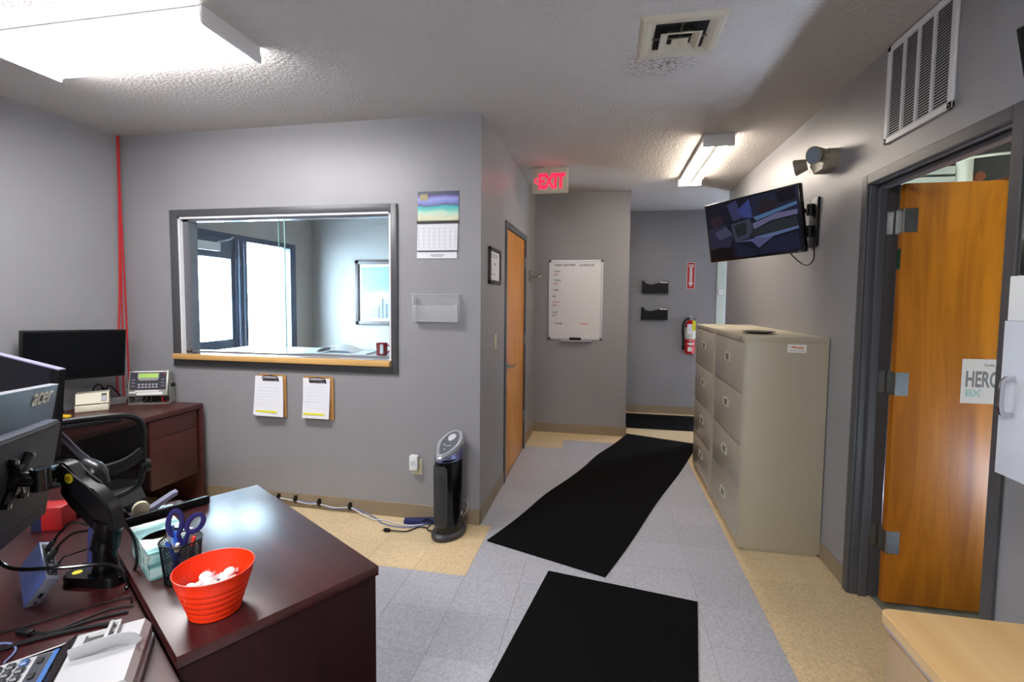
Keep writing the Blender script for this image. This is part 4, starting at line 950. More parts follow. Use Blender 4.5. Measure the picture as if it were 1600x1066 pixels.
def pen(label, col, base_, tip, r=.0045, cap=None):
    t = thing('pen', label, 'pen', (cc[0], cc[1], cc[2]))
    a = Vector(base_); c = Vector(tip); b = nb(); cyl(b, a, a.lerp(c, .8), r, seg=12); obj('barrel', b, mat('pen_'+col[0], col[1], .3), t)
    b = nb(); cyl(b, a.lerp(c, .8), c, r*1.15, r*1.0, seg=12); obj('cap', b, mat('pen_'+(cap or col)[0], (cap or col)[1], .3), t)
pen('pale blue flat pen upright at the left of the mesh cup', ('pale_blue', (110, 150, 205)), (-.01, .0, .008), (-.026, -.004, .152), .0065)
pen('bright blue capped pen in the mesh cup behind the pale one', ('bright_blue', (40, 84, 190)), (.004, -.012, .008), (-.006, -.010, .142), .005)
pen('thick grey marker leaning left in the mesh cup', ('grey', (120, 120, 128)), (.022, -.016, .010), (-.040, .002, .134), .007)
pen('blue pen slanting across the front of the mesh cup', ('mid_blue', (44, 76, 160)), (.026, -.012, .012), (-.030, -.018, .112), .005)
pen('white topped pen behind the scissors', ('white_end', (226, 206, 200)), (.0, .02, .008), (.004, .030, .133), .006)
pen('white and blue pen leaning to the front of the cup', ('navy', (34, 50, 120)), (-.006, -.022, .008), (.024, -.034, .121), .005, ('ivory', (232, 222, 210)))
pen('red tipped pen at the right of the cup', ('dark_grey', (70, 70, 76)), (.010, .005, .008), (.040, .004, .124), .0055, ('red', (210, 60, 50)))
# scissors
t = thing('scissors', 'navy handled scissors standing in the mesh pen cup', 'scissors', (cc[0], cc[1], cc[2]), rz=R(35)); t.scale = (1.12, 1.12, 1.1)
NV = mat('navy_plastic', (34, 34, 96), .3)
def loop(cx, cz, rx, rz_, rot):
    out = []
    for k in range(20):
        a = 2*pi*k/20; x = cos(a)*rx; z = sin(a)*rz_; out.append((cx+x*cos(rot)-z*sin(rot), -.004, cz+x*sin(rot)+z*cos(rot)))
    return out
b = nb(); tube(b, loop(-.010, .150, .0145, .032, R(-4)), .0042, seg=8, sm=0, closed=True, ry=.006); tube(b, [(-.006, -.004, .12), (.0, -.004, .10), (.004, -.004, .085)], .006, seg=8, sm=3); obj('handle', b, NV, t)
b = nb(); tube(b, loop(.032, .142, .0155, .024, R(-32)), .0042, seg=8, sm=0, closed=True, ry=.006); tube(b, [(.018, -.004, .122), (.010, -.004, .10), (.006, -.004, .085)], .006, seg=8, sm=3); obj('handle', b, NV, t)
b = nb(); prism(b, [(.0, .09), (.012, .09), (.006, .008), (.002, .008)], 'y', -.006, -.003); obj('blade', b, STEEL, t)
# tissue box
t = thing('tissue_box', 'flat tissue box printed with pale teal stripes, half empty', 'tissue box', (-.412, -2.042, ZT), rz=rzd)
def stripes():
    m = bpy.data.materials.new('teal_stripe_print'); m.use_nodes = True; nt = m.node_tree; b = nt.nodes['Principled BSDF']; b.inputs['Roughness'].default_value = .5
    tc = nt.nodes.new('ShaderNodeTexCoord'); mp = nt.nodes.new('ShaderNodeMapping'); mp.inputs['Rotation'].default_value = (0, R(0), R(30)); mp.inputs['Scale'].default_value = (1, .35, 1.6); nt.links.new(tc.outputs['Object'], mp.inputs[0])
    n = nt.nodes.new('ShaderNodeTexNoise'); n.inputs['Scale'].default_value = 22; n.inputs['Detail'].default_value = 1; nt.links.new(mp.outputs[0], n.inputs['Vector'])
    r = nt.nodes.new('ShaderNodeValToRGB'); nt.links.new(n.outputs['Fac'], r.inputs[0]); e = r.color_ramp.elements; e[0].position = .35; e[0].color = lin((96, 140, 142)); e[1].position = .62; e[1].color = lin((206, 214, 212))
    for p, c in ((.43, (130, 186, 182)), (.50, (188, 212, 210)), (.56, (160, 176, 170))): k = e.new(p); k.color = lin(c)
    nt.links.new(r.outputs[0], b.inputs['Base Color']); return m
TS = stripes()
b = nb(); box(b, -.235, 0, 0, .002, 0, .078); box(b, -.235, 0, .113, .115, 0, .078); box(b, -.235, -.233, 0, .115, 0, .078); box(b, -.002, 0, 0, .115, 0, .078); box(b, -.235, 0, 0, .115, 0, .002); obj('carton', b, TS, t)
slot = [(-.150, .057), (-.142, .030), (-.118, .003), (-.094, .030), (-.086, .057), (-.094, .085), (-.118, .112), (-.142, .085)]
b = nb(); out = [(-.235, .057), (-.235, 0), (-.12, 0), (0, 0), (0, .057), (0, .115), (-.12, .115), (-.235, .115)]
v1 = [b.verts.new((x, y, .0785)) for x, y in slot]; v2 = [b.verts.new((x, y, .0785)) for x, y in out]
for k in range(8): b.faces.new((v1[k], v1[(k+1) % 8], v2[(k+1) % 8], v2[k]))
obj('top_panel', b, TS, t)
b = nb(); box(b, -.23, -.004, .004, .111, .003, .045); obj('carton_inside', b, mat('cardboard_brown', (120, 96, 58), .9), t)
# tape dispenser and black tray behind
t = thing('tape_dispenser', 'dark tape dispenser with an ivory tape roll at the desk end', 'tape dispenser', (DW(-.985, .12, ZL)), rz=rzd+R(90))
b = nb(); prism(b, [(-.075, 0), (.10, 0), (.105, .018), (.05, .028), (.035, .02), (-.03, .02), (-.05, .055), (-.07, .055)], 'y', -.025, .025); obj('body', b, mat('smoke_dark_plastic', (40, 40, 52), .25), t)
b = nb(); cyl(b, (0, -.010, .040), (0, .010, .040), .027, seg=28); cyl(b, (0, -.011, .040), (0, .011, .040), .013, seg=20); obj('tape_roll', b, mat('ivory_tape', (222, 216, 186), .4), t)
b = nb(); prism(b, [(.02, .034), (.10, .075), (.115, .078), (.112, .066), (.03, .024)], 'y', -.018, .018); obj('cutter_arm', b, mat('lilac_silver', (176, 176, 206), .25, .6), t)
b = nb(); box(b, -.13, .13, -.014, .014, 0, .024, bev=.003); box(b, -.13, .13, -.014, -.008, .022, .028, bev=.001, seg=1)
mono('hole_punch', b, BLACK, 'long narrow black bar tool lying along the desk edge behind the tissue box', 'desk tool', (-.735, -1.665, ZT), R(64))
# red box
t = thing('red_box', 'red carton with navy end standing behind the monitor arm base', 'box', (-1.125, -1.765, ZL), rz=R(20)); t.scale = (.8, .8, .95)
b = nb(); box(b, -.06, .06, -.045, .045, 0, .085, bev=.001); obj('carton', b, mat('carton_red', (160, 18, 22), .5), t)
b = nb(); box(b, -.0608, -.0598, -.045, .045, 0, .085); box(b, -.0605, -.02, -.0458, -.045, 0, .085); obj('end_panel', b, mat('carton_navy', (24, 30, 60), .5), t)

# ---------------------------------------------------------------- foreground monitor
R1 = E2R(2.254, .141, .095)
M1 = Matrix.Translation((-.922, -1.873, 1.128)) @ R1
t = thing('monitor', 'dark grey monitor seen from behind with silver lettering, held on the desk arm', 'monitor', mw=M1)
PG = mat('slate_plastic', (40, 43, 48), .5, bump=.2, bscale=500, stretch=(1, 1, 12)); BK = mat('charcoal_back_plastic', (44, 44, 47), .5)
b = nb(); box(b, -.66, .045, .034, .055, -.315, .112, bev=.0015); obj('screen_panel', b, PG, t)
b = nb(); box(b, -.661, .0455, .033, .056, .110, .1125, bev=.0008, seg=1); obj('top_bezel', b, mat('pale_bezel', (170, 170, 178), .35), t)
b = nb(); prism(b, rrect(-.60, .0, -.30, .0, .012, 4), 'y', 0, .034); bmesh.ops.bevel(b, geom=[e for e in b.edges if all(v.co.y < .001 for v in e.verts)], offset=.004, segments=2, affect='EDGES'); obj('back_cover', b, BK, t)
b = nb(); box(b, -.59, -.012, .006, .034, .0, .003); obj('cover_ledge', b, mat('lilac_grey_plastic', (110, 110, 128), .4), t)
b = nb()
for k in range(5): box(b, -.59, -.012, -.0008, .0, -.012-k*.007, -.0095-k*.007)
o = obj('cooling_slots', b, BLACK, t); o['kind'] = 'stuff'
b = nb(); box(b, -.53, -.02, -.0006, .0004, -.262, -.260); obj('seam', b, BLACK, t)
text('logo', 'acer', .076, facing('-y', -.178, .0325, .060), mat('logo_silver', (222, 220, 200), .35), t, ext=.0010, shear=.3, sx=1.25, bold=.0004)
b = nb(); box(b, -.65, .035, .0552, .0558, -.30, .10); obj('display', b, mat('off_display', (4, 4, 5), .3, spec=.12), t)
# second monitor
t = thing('monitor', 'thin black edged monitor behind the lettered one, dark navy screen', 'monitor', mw=Matrix.Translation((-1.078, -1.7609, 1.272)) @ Matrix.Rotation(-.063, 4, 'Z') @ Matrix.Rotation(.14, 4, 'Y') @ Matrix.Translation((-.27, 0, 0)))
b = nb(); box(b, -.27, .27, 0, .022, -.325, 0, bev=.002); obj('casing', b, BLACK, t)
b = nb(); box(b, -.265, .235, -.001, .001, -.305, -.006); obj('display', b, mat('navy_screen', (16, 14, 26), .3, spec=.3), t)
b = nb(); box(b, -.27, .27, -.001, .022, -.003, .001); obj('top_edge', b, mat('lilac_bezel', (150, 148, 180), .35), t)
# arm A
def W(*p): return Vector(p)
t = thing('screen_stand', 'black gas spring monitor arm clamped on the mahogany desk', 'stand', (-.63, -2.0, ZL))
o_ = Vector((-.63, -2.0, ZL))
def q(*p): return Vector(p)-o_
b = nb(); prism(b, rrect(-.085, .085, -.05, .05, .03, 5), 'z', 0, .028); 
bmesh.ops.bevel(b, geom=[e for e in b.edges if all(v.co.z > .02 for v in e.verts)], offset=.004, segments=2, affect='EDGES')
bs = obj('base', b, BLACKG, t); bs.rotation_euler = (0, 0, R(8)); 
b = nb(); cyl(b, (-.05, -.022, .028), (-.05, -.022, .0295), .012, seg=20); obj('round_sticker', b, mat('yellow_sticker', (232, 214, 30), .5), bs, label='yellow round sticker')
b = nb(); cyl(b, q(-.615, -2.0, .728), q(-.610, -2.0, .80), .030, .030, seg=28); cyl(b, q(-.610, -2.0, .80), q(-.590, -2.0, .885), .036, .034, seg=28); obj('post', b, BLACKG, t)
b = nb(); cyl(b, q(-.640, -2.012, .738), q(-.632, -2.012, .86), .014, seg=16); obj('cable_cover', b, mat('blue_grey_cover', (70, 76, 130), .2), t)
ax = Vector((-.735+.545, 0, 1.025-.895)).normalized(); 
def armpoly(y0, y1, pts, mm, nm):
    bb = nb(); A = [bb.verts.new(Vector((x, y0, z))-o_) for x, z in pts]; B_ = [bb.verts.new(Vector((x, y1, z))-o_) for x, z in pts]; n = len(pts)
    for i in range(n): bb.faces.new((A[i], A[(i+1) % n], B_[(i+1) % n], B_[i]))
    bb.faces.new(A[::-1]); bb.faces.new(B_); bmesh.ops.bevel(bb, geom=[e for e in bb.edges if abs(e.verts[0].co.y-e.verts[1].co.y) < 1e-6], offset=.005, segments=2, affect='EDGES'); return obj(nm, bb, mm, t)
AY0 = -2.022; up_ = armpoly(AY0, -1.980, [(-.752, 1.034), (-.745, 1.045), (-.722, 1.047), (-.706, 1.038), (-.680, 1.004), (-.645, .984), (-.622, .978), (-.582, .948), (-.562, .915), (-.552, .860), (-.585, .858), (-.606, .880), (-.690, .952), (-.738, .985), (-.754, 1.010)], mat('arm_black_satin', (26, 26, 29), .3), 'upper_arm')
lo_ = armpoly(-2.015, -1.985, [(-.745, .980), (-.69, .940), (-.608, .868), (-.60, .85), (-.625, .845), (-.71, .915), (-.748, .950)], BLACK, 'lower_link')
b = nb(); cyl(b, q(-.700, AY0-.0005, 1.004), q(-.700, AY0-.002, 1.004), .0145, seg=24); obj('round_sticker', b, mat('yellow_sticker', (232, 214, 30), .5), up_, label='yellow round sticker')
text('sticker_print', '15', .017, Matrix.Translation(q(-.709, AY0-.0022, .998)) @ facing('-y', 0, 0, 0), mat('sticker_brown', (120, 60, 30), .7), up_)
VC = M1 @ Vector((-.335, 0, -.115)); N1 = Vector((.767, .629, -.14))
b = nb(); pts = [q(-.765, -2.0, 1.018), q(-.80, -2.005, 1.02), q(-.80, -2.03, 1.022)]
c0 = VC+N1*.055; J = Vector((-.745, -2.0, 1.018)); tube(b, [J-o_, J.lerp(c0, .3)+Vector((-.012, -.004, .004))-o_, J.lerp(c0, .7)+Vector((-.008, -.01, .004))-o_, c0-o_], .018, seg=12, ry=.021); cyl(b, q(-.745, -2.0, .990), q(-.745, -2.0, 1.045), .024, seg=20); obj('wrist_link', b, BLACKG, t)
b = nb(); c0 = VC+N1*.055; cyl(b, c0-Vector((0, 0, .03))-o_, c0+Vector((0, 0, .03))-o_, .022, seg=20); cyl(b, VC+N1*.012-o_, c0-o_, .020, seg=18); obj('tilt_joint', b, BLACKG, t)
X1 = R1.to_3x3() @ Vector((1, 0, 0)); Z1 = R1.to_3x3() @ Vector((0, 0, 1))
b = nb()
cyl(b, VC+N1*.004-o_, VC+N1*.014-o_, .04, seg=24)
for sx_ in (-1, 1):
    for sz_ in (-1, 1):
        tip = VC+X1*sx_*.055+Z1*sz_*.055; cyl(b, VC+N1*.008-o_, tip+N1*.008-o_, .010, seg=8); cyl(b, tip+N1*.001-o_, tip+N1*.016-o_, .009, seg=12)
obj('mount_plate', b, BLACKG, t)
for sx_ in (-1, 1):
    for sz_ in (-1, 1):
        b = nb(); tip = VC+X1*sx_*.055+Z1*sz_*.055; cyl(b, tip+N1*.016-o_, tip+N1*.021-o_, .006, seg=10); obj('screw', b, CHROME, t)
for z_ in (1.030, .998):
    b = nb(); cyl(b, q(-.750, AY0-.0005, z_), q(-.750, AY0-.006, z_), .007, seg=12); obj('screw', b, CHROME, t)
# arm B, behind
t = thing('screen_stand', 'second monitor arm behind the first with bright curved edge', 'stand', (-1.17, -1.665, ZL), rz=0)
o2 = Vector((-1.17, -1.665, ZL))
def q2(*p): return Vector(p)-o2
b = nb(); prism(b, rrect(-.06, .06, -.045, .045, .02, 4), 'z', 0, .02); obj('base', b, BLACK, t)
b = nb(); cyl(b, (0, 0, .02), (0, 0, .11), .022, seg=20); cyl(b, (0, 0, .10), (0, 0, .13), .03, seg=20); obj('post', b, BLACK, t)
b = nb(); tube(b, [q2(-1.10, -1.62, .80), q2(-1.115, -1.62, .845), q2(-1.15, -1.62, .865), q2(-1.185, -1.62, .87)], [.034, .038, .036, .026], seg=16); obj('shoulder', b, mat('arm_black_satin', (36, 36, 40), .28), t)
b = nb(); tube(b, [q2(-1.085, -1.615, .835), q2(-1.15, -1.615, .885), q2(-1.20, -1.615, .915), q2(-1.25, -1.615, .955), q2(-1.31, -1.63, 1.02)], .009, seg=10, ry=.017); obj('forearm', b, mat('satin_grey_arm', (96, 94, 106), .2, .6), t)
b = nb(); tube(b, [q2(-1.185, -1.615, .90), q2(-1.175, -1.615, .84)], .010, seg=10, sm=0); obj('strut', b, mat('satin_grey_arm', (96, 94, 106), .2, .6), t)
b = nb(); cyl(b, q2(-1.31, -1.63, 1.02), q2(-1.33, -1.715, 1.10), .018, seg=14); box(b, *[v for pr_ in zip(q2(-1.38, -1.7195, 1.05), q2(-1.28, -1.712, 1.15)) for v in pr_]); obj('mount_plate', b, BLACK, t)

# docking box
MD = Matrix.Translation((-.686, -2.156, .701)) @ E2R(2.813, .438, -.44)
t = thing('docking_station', 'small silver docking box propped on edge by the arm base', 'docking station', mw=MD)
b = nb(); box(b, 0, .144, -.030, 0, 0, .093, bev=.002); obj('case', b, mat('dock_silver', (150, 156, 172), .3, .3), t)
b = nb(); box(b, .001, .143, -.0005, .0012, .001, .092); obj('top_cover', b, mat('dock_silver_bluish_light', (84, 112, 190), .25, .2), t)  # silver face; the bluish light on it is put into its colour
b = nb(); box(b, .012, .132, -.027, -.004, .0928, .0936); obj('port_strip', b, mat('port_dark', (60, 64, 60), .6), t)
for k, (x, l_) in enumerate(((.022, .014), (.045, .018), (.072, .018), (.096, .014), (.118, .012))):
    b = nb(); box(b, x-l_/2, x+l_/2, -.021, -.010, .0935, .0942); obj('port', b, STEEL, t)
b = nb(); box(b, -.0006, .0006, -.02, -.012, .03, .045); box(b, -.0006, .0006, -.019, -.013, .012, .018); obj('side_port', b, BLACK, t)
def W2(p): return MD @ Vector(p)
# video cables
tops = [W2((.035, -.015, .093)), W2((.07, -.015, .093)), W2((.1, -.015, .093))]
Zd = MD.to_3x3() @ Vector((0, 0, 1))
for k, (p, lab) in enumerate(((W2((.112, -.015, .094)), 'black video cable plugged in the upper port of the docking box'), (W2((.075, -.015, .094)), 'black video cable plugged in the middle port of the docking box'), (W2((.02, -.015, .094)), 'thin black cable plugged in the lower port of the docking box'))):
    t = thing('cable', lab, 'cable', p)
    b = nb(); cyl(b, (0, 0, 0), Zd*.03, .0075 if k < 2 else .004, seg=10); obj('plug', b, DGREY, t)
    end = (Vector((-.64, -2.02, .87)), Vector((-.635, -2.02, .855)), Vector((-.645, -2.025, .80)))[k]-p
    mid = (Zd*.03).lerp(end, .5)+Vector((0, 0, .03-.012*k))
    b = nb(); tube(b, [Zd*.03, Zd*.05, mid, end], .0035 if k < 2 else .002, seg=8); obj('wire', b, BLACK, t)
# thick cord from the monitor to the desk gap
b = nb(); tube(b, [(-.79, -2.19, .90), (-.78, -2.17, .86), (-.72, -2.16, .81), (-.62, -2.12, .80), (-.53, -2.05, .78), (-.50, -2.03, .72), (-.50, -2.04, .7045)], .005, seg=10); mono('cable', b, BLACKG, 'thick black cord sweeping from the lettered monitor past the arm post', 'cable')
for k, (pts, r_, lab) in enumerate((
    ([(-.66, -2.44, .706), (-.56, -2.30, .706), (-.48, -2.22, .706), (-.40, -2.17, .706), (-.33, -2.17, .706)], .005, 'thick black cord running under the calculator edge'),
    ([(-.70, -2.30, .7035), (-.60, -2.22, .7035), (-.52, -2.12, .7035), (-.46, -2.065, .7035), (-.43, -2.08, .7035)], .0022, 'thin black cord arching across the desk above the thicker ones'),
    ([(-.55, -2.27, .7035), (-.50, -2.20, .7035), (-.46, -2.12, .7035), (-.41, -2.09, .7035)], .0022, 'thin black cord curling toward the desk gap'),
    ([(-.545, -2.235, .7065), (-.50, -2.215, .7045), (-.45, -2.155, .7045), (-.40, -2.115, .7045)], .0035, 'black cord with plug end pointing left on the desk'))):
    b = nb(); tube(b, pts, r_, seg=8)
    if k == 3: box(b, -.585, -.545, -2.245, -2.227, .7015, .713, bev=.003)
    mono('cable', b, BLACK, lab, 'cable')
b = nb(); tube(b, [(-.60, -2.28, .7035), (-.56, -2.27, .7035), (-.52, -2.285, .7035), (-.50, -2.32, .7035)], .0025, seg=8); mono('cable', b, BLUEC, 'short blue cord end beside the calculator keys', 'cable')
b = nb(); tube(b, [(-.545, -1.995, .705), (-.50, -2.0, .76), (-.52, -1.99, .83), (-.56, -1.985, .87)], .004, seg=8); mono('cable', b, BLACKG, 'black cord rising beside the right of the arm post', 'cable')

# printing calculator
ce1 = Vector((.62, -.78)).normalized(); angc = math.atan2(-.78, .62)
t = thing('printing_calculator', 'pale grey printing calculator with dark display at the desk edge', 'calculator', (-.245, -2.187, ZL), rz=angc)
# local +x along the rear edge toward the viewer, local -y toward the keys
CG = mat('calculator_grey', (180, 180, 182), .45); CG2 = mat('calculator_side_grey', (160, 160, 162), .45)
b = nb(); prism(b, [(0, 0), (0, .045), (-.012, .062), (-.135, .058), (-.165, .038), (-.33, .026), (-.335, 0)], 'x', 0, .225)
bmesh.ops.bevel(b, geom=[e for e in b.edges if (e.verts[0].co-e.verts[1].co).length > .02 and abs(e.verts[0].co.x-e.verts[1].co.x) < 1e-6], offset=.006, segments=2, affect='EDGES'); obj('case', b, CG, t)
b = nb(); box(b, -.004, .229, -.337, .004, 0, .018, bev=.004); obj('lower_case', b, CG2, t)
b = nb(); prism(b, [(-.138, .0595), (-.140, .060), (-.168, .0405), (-.166, .038)], 'x', .004, .221); obj('display_window', b, mat('smoked_window', (10, 11, 16), .08), t)
b = nb(); prism(b, [(-.168, .0385), (-.168, .0400), (-.178, .0392), (-.178, .0375)], 'x', .004, .221); obj('blue_strip', b, mat('blue_strip', (70, 110, 170), .25), t)
b = nb(); box(b, .022, .084, -.118, -.084, .0584, .0606); obj('roller_recess', b, mat('recess_dark', (52, 54, 50), .6), t)
b = nb(); prism(b, [(-.112, .0602), (-.112, .063), (-.065, .064), (-.065, .0615)], 'x', .020, .034); prism(b, [(-.112, .0602), (-.112, .063), (-.065, .064), (-.065, .0615)], 'x', .085, .09); obj('recess_rim', b, CG2, t)
b = nb(); box(b, .004, .088, -.078, -.070, .059, .076, bev=.002); box(b, .004, .088, -.062, -.056, .059, .072, bev=.002); box(b, .004, .012, -.078, -.056, .059, .074, bev=.002); obj('paper_guide', b, CG, t)
b = nb(); tube(b, [(.098, -.128, .068), (.097, -.10, .073), (.096, -.06, .077), (.096, -.028, .074), (.100, -.010, .060)], .005, seg=10, ry=.015); obj('tear_arm', b, CG2, t)
b = nb(); prism(b, [(-.006, .0605), (-.118, .059), (-.118, .0604), (-.006, .0622)], 'x', .1, .102); obj('lid_seam', b, mat('seam_grey', (120, 120, 122), .6), t)
KC = mat('dark_key', (52, 54, 60), .4); KB = mat('key_plate_blue', (62, 92, 140), .35)
b = nb(); prism(b, [(-.18, .0375), (-.18, .039), (-.205, .0372), (-.205, .0355)], 'x', .012, .213); obj('switch_plate', b, mat('switch_plate', (54, 56, 66), .4), t)
for k in range(4):
    b = nb(); box(b, .03+k*.05, .045+k*.05, -.197, -.188, .0375, .0425, bev=.001, seg=1); obj('slide_switch', b, BLACK, t)
for r_ in range(5):
    for k in range(8):
        y = -.222-r_*.022; z = .036-(r_+1)*.0018
        b = nb(); box(b, .018+k*.025, .036+k*.025, y-.008, y+.008, z-.002, z+.008, bev=.003, seg=1)
        obj('key', b, KC if (r_+k) % 5 else KB, t)
b = nb(); tube(b, [(-.07, -2.36, .706), (-.03, -2.345, .708), (.0, -2.335, .700), (.02, -2.33, .64)], .0045, seg=8); mono('cable', b, BLACKG, 'black cord dropping over the near desk corner by the calculator', 'cable')

# ================================================================ lobby contents
t = thing('framed_picture', 'brown framed seascape seen through the reception window', 'picture', (-2.232, 2.4495, 1.205))
FR = mat('brown_frame', (96, 78, 74), .4)
b = nb()
for q_ in ((0, .9, -.03, 0, 0, .05), (0, .9, -.03, 0, .745, .795), (0, .05, -.03, 0, 0, .795), (.85, .9, -.03, 0, 0, .795)): box(b, *q_, bev=.005)
obj('frame', b, FR, t)
b = nb(); box(b, .05, .85, -.012, -.002, .05, .745); obj('mount_board', b, WHITEP, t)
def sea():
    m = bpy.data.materials.new('sea_print'); m.use_nodes = True; nt = m.node_tree; b = nt.nodes['Principled BSDF']; b.inputs['Roughness'].default_value = .3
    tc = nt.nodes.new('ShaderNodeTexCoord'); sp = nt.nodes.new('ShaderNodeSeparateXYZ'); nt.links.new(tc.outputs['Generated'], sp.inputs[0])
    n = nt.nodes.new('ShaderNodeTexNoise'); n.inputs['Scale'].default_value = 4; nt.links.new(tc.outputs['Generated'], n.inputs[0])
    ma = nt.nodes.new('ShaderNodeMath'); ma.operation = 'MULTIPLY_ADD'; ma.inputs[1].default_value = .3; nt.links.new(n.outputs['Fac'], ma.inputs[0]); nt.links.new(sp.outputs['Z'], ma.inputs[2])
    r = nt.nodes.new('ShaderNodeValToRGB'); nt.links.new(ma.outputs[0], r.inputs[0]); e = r.color_ramp.elements
    e[0].position = .1; e[0].color = lin((150, 190, 196)); e[1].position = 1; e[1].color = lin((150, 176, 186))
    for p, c in ((.4, (170, 208, 212)), (.6, (205, 224, 228)), (.7, (150, 180, 190)), (.85, (140, 165, 178))): k = e.new(p); k.color = lin(c)
    nt.links.new(r.outputs[0], b.inputs['Base Color']); return m
b = nb(); box(b, .085, .815, -.014, -.011, .085, .71); obj('picture', b, sea(), t)
b = nb()
for k, (x, h_) in enumerate(((.31, .14), (.36, .24), (.41, .18), (.47, .22), (.53, .16), (.6, .2))): box(b, x-.012, x+.012, -.0155, -.0138, .085, .085+h_)
obj('painted_posts', b, mat('post_paint', (120, 116, 118), .6), t)
b = nb(); box(b, -2.35, -.15, .16, .75, 1.06, 1.095, bev=.003); lob = mono('lobby_counter', b, mat('pale_counter', (206, 208, 218), .35), 'pale counter on the lobby side of the reception window', 'counter')
b = nb(); box(b, -2.35, -2.31, .18, .73, 0, 1.06); box(b, -.19, -.15, .18, .73, 0, 1.06); box(b, -2.31, -.19, .70, .72, 0, 1.06); obj('support', b, mat('counter_base', (120, 118, 120), .6), lob)
t = thing('paper_pad', 'open pad of white papers with a curled leaf on the lobby counter', 'papers', (-1.20, .40, 1.0955), rz=R(8))
b = nb(); box(b, -.19, .20, -.12, .12, 0, .012, bev=.001, seg=1); obj('pad', b, PAPER, t)
b = nb(); rows = []
prof_ = [(.10, .014), (.0, .05), (-.08, .062), (-.15, .050), (-.185, .030), (-.175, .016), (-.155, .022)]
for y in (-.12, .12): rows.append([b.verts.new((x, y, z)) for x, z in smooth_path([Vector((x, 0, z)) for x, z in prof_], 4) and [(p.x, p.z) for p in smooth_path([Vector((x, 0, z)) for x, z in prof_], 4)]])
for i in range(len(rows[0])-1): b.faces.new((rows[0][i], rows[0][i+1], rows[1][i+1], rows[1][i]))
obj('curled_sheet', b, PAPER, t)
t = thing('mug', 'dark red mug on the lobby counter by the window jamb', 'mug', (-.865, .33, 1.0955))
b = nb(); lathe(b, [(0, 0), (.036, 0), (.040, .006), (.044, .098), (.041, .098), (.037, .008), (0, .006)], 32); obj('cup', b, mat('mug_red', (132, 28, 34), .25), t)
b = nb(); tube(b, [(.04, .0, .08), (.065, -.01, .078), (.07, -.01, .045), (.04, 0, .02)], .006); obj('handle', b, mat('mug_red', (132, 28, 34), .25), t)
b = nb(); box(b, .006, .03, -.0455, -.036, .02, .09); obj('label', b, mat('mug_print', (196, 196, 204), .4), t)

# ================================================================ right foreground cabinets
t = thing('base_cabinet', 'maple topped storage cabinet in the right foreground', 'cabinet', (1.555, -1.712, 0))
b = nb(); prism(b, [(0.02, 0), (.553, 0), (.553, -2.2), (0, -2.2), (0, -.02), (.006, -.006)], 'z', .692, .72); bmesh.ops.bevel(b, geom=[e for e in b.edges if all(v.co.z > .71 for v in e.verts)], offset=.003, segments=2, affect='EDGES'); obj('worktop', b, MAPLE, t)
b = nb(); prism(b, [(0.0185, .0008), (.553, .0008), (.553, 0), (.02, -.002), (-.0008, -.02), (-.0008, -2.2), (-.0012, -2.2), (-.0012, -.02)], 'z', .714, .7192); b.free()
b = nb(); box(b, .018, .553, -2.19, -.012, 0, .692); obj('carcass', b, MAPLED, t)
b = nb(); box(b, .008, .02, -2.19, -.012, .675, .692); obj('top_rail', b, mat('pale_lilac_rail', (176, 160, 158), .5), t)
for k in range(3):
    b = nb(); box(b, .004, .018, -.03-(k+1)*.45, -.035-k*.45, .08, .668, bev=.002); d = obj('door', b, MAPLED, t)
    b = nb(); cyl(b, (.004, -.12-k*.45, .56), (-.008, -.12-k*.45, .56), .006, seg=12); cyl(b, (-.008, -.12-k*.45, .56), (-.016, -.12-k*.45, .56), .013, seg=16); obj('knob', b, CHROME, d)
t = thing('wall_cabinet', 'white wall cabinet with chrome handle at the right edge', 'cabinet', (1.80, -1.705, 1.108))
b = nb(); box(b, .018, .307, -1.4, 0, 0, .385, bev=.001); obj('carcass', b, mat('pale_green_edge', (196, 214, 208), .4), t)
WC = mat('cool_white_laminate', (208, 210, 218), .35)
for k in range(3):
    b = nb(); box(b, 0, .018, -.45*(k+1)+.002, -.45*k-.003, .0, .385, bev=.001); d = obj('door', b, WC, t)
    b = nb(); yy = -.045-k*.45; tube(b, [(0, yy, .245), (-.022, yy, .24), (-.026, yy, .20), (-.022, yy, .16), (0, yy, .155)], .005, seg=8, ry=.007); obj('handle', b, CHROME, d)
b = nb(); box(b, 0, .26, -.9, 0, 0, .11, bev=.002); lb = mono('carton', b, LABELW, 'white carton on top of the white wall cabinet', 'box', (1.802, -1.712, 1.4935))
b = nb(); box(b, .0, .25, -.88, 0, 0, .09, bev=.004); mono('black_case', b, BLACK, 'black case stacked on the white carton', 'case', (1.812, -1.722, 1.6045))
M2 = E2R(-1.25, .2, -.05); M2 = Matrix.Translation(Vector((1.885, -1.55, 2.272))-M2 @ Vector((-.36, 0, .2))) @ M2
t = thing('wall_screen', 'black screen whose corner peeks in at the right edge', 'television', mw=M2)
b = nb(); box(b, -.36, .36, 0, .035, -.2, .2, bev=.004); obj('casing', b, BLACKG, t)
b = nb(); box(b, -.35, .35, -.001, .001, -.188, .19); obj('display', b, mat('off_display', (4, 4, 5), .3, spec=.12), t)
b = nb(); cyl(b, (0, .03, 0), (.03, .17, 0), .02, seg=10); obj('bracket', b, BLACK, t)

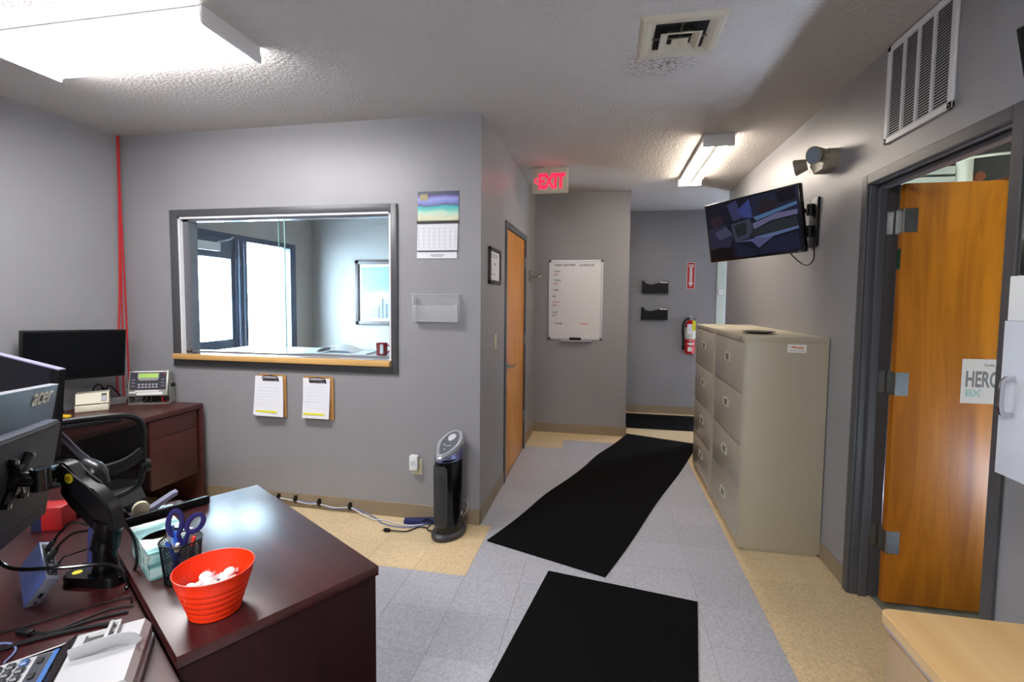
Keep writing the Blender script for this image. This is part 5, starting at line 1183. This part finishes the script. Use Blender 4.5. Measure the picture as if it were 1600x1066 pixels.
# ================================================================ utility room contents
PV = mat('cream_pipe', (180, 178, 146), .5)
b = nb(); cyl(b, (3.03, .5, 0), (3.03, .5, 3.1), .042, seg=24); pp = mono('vertical_pipe', b, PV, 'cream vertical pipe above the open door', 'pipe')
b = nb(); cyl(b, (2.44, .3, 0), (2.44, .3, 3.1), .022, seg=20); mono('vertical_pipe', b, PV, 'slim cream pipe visible beside the door hinge edge', 'pipe')
b = nb(); box(b, 2.40, 2.985, .50, .80, 2.29, 2.345, bev=.004); box(b, 2.42, 2.985, .50, .80, 2.36, 2.41, bev=.004); mono('duct', b, mat('pale_duct', (166, 168, 142), .5), 'flat pale duct crossing above the open door', 'duct')
b = nb(); cyl(b, (3.55, .7, 2.0), (3.35, .25, 2.35), .13, seg=28); mono('round_duct', b, PV, 'round cream duct at the right above the open door', 'duct')
b = nb(); tube(b, [(2.62, .40, 2.43), (2.85, .42, 2.425), (3.0, .44, 2.44), (3.2, .42, 2.455), (3.45, .38, 2.45), (3.6, .34, 2.50)], .008, seg=8); mono('cable', b, PV, 'cream cable looping over the open door', 'cable')
b = nb(); cyl(b, (3.15, .6, 2.30), (3.7, .6, 2.42), .012, seg=10); cyl(b, (3.12, .55, 2.34), (3.12, .50, 2.34), .03, seg=16); mono('copper_pipe', b, mat('copper', (150, 90, 60), .4, .6), 'thin copper pipe with a collar above the open door', 'pipe')
for x in (2.35, 2.75, 3.15, 3.55):
    b = nb(); box(b, x, x+.04, -2.5, 1.15, 2.9, 3.1); mono('joist', b, mat('joist_brown', (74, 54, 36), .8), ['first', 'second', 'third', 'fourth'][int((x-2.3)/.4)]+' ceiling joist of the utility room counted from the office wall', 'joist', group='utility room joists')
t = thing('added_bulb_light', 'added unseen bulb lighting the utility room', 'light', (2.9, -.95, 3.0))  # added hidden source, brightens the pipes and door in the utility room
b = nb(); lathe(b, [(0, -.12), (.02, -.115), (.03, -.09), (.02, -.06), (.012, -.045), (0, -.045)], 20); obj('bulb', b, lens('added_bulb_glow', (1, .86, .6, 1), 60), t)
b = nb(); cyl(b, (0, 0, -.05), (0, 0, 0), .02, seg=16); obj('socket', b, WHITEP, t)
print('TILES', nt_, 'OBJECTS', len(COL.objects))
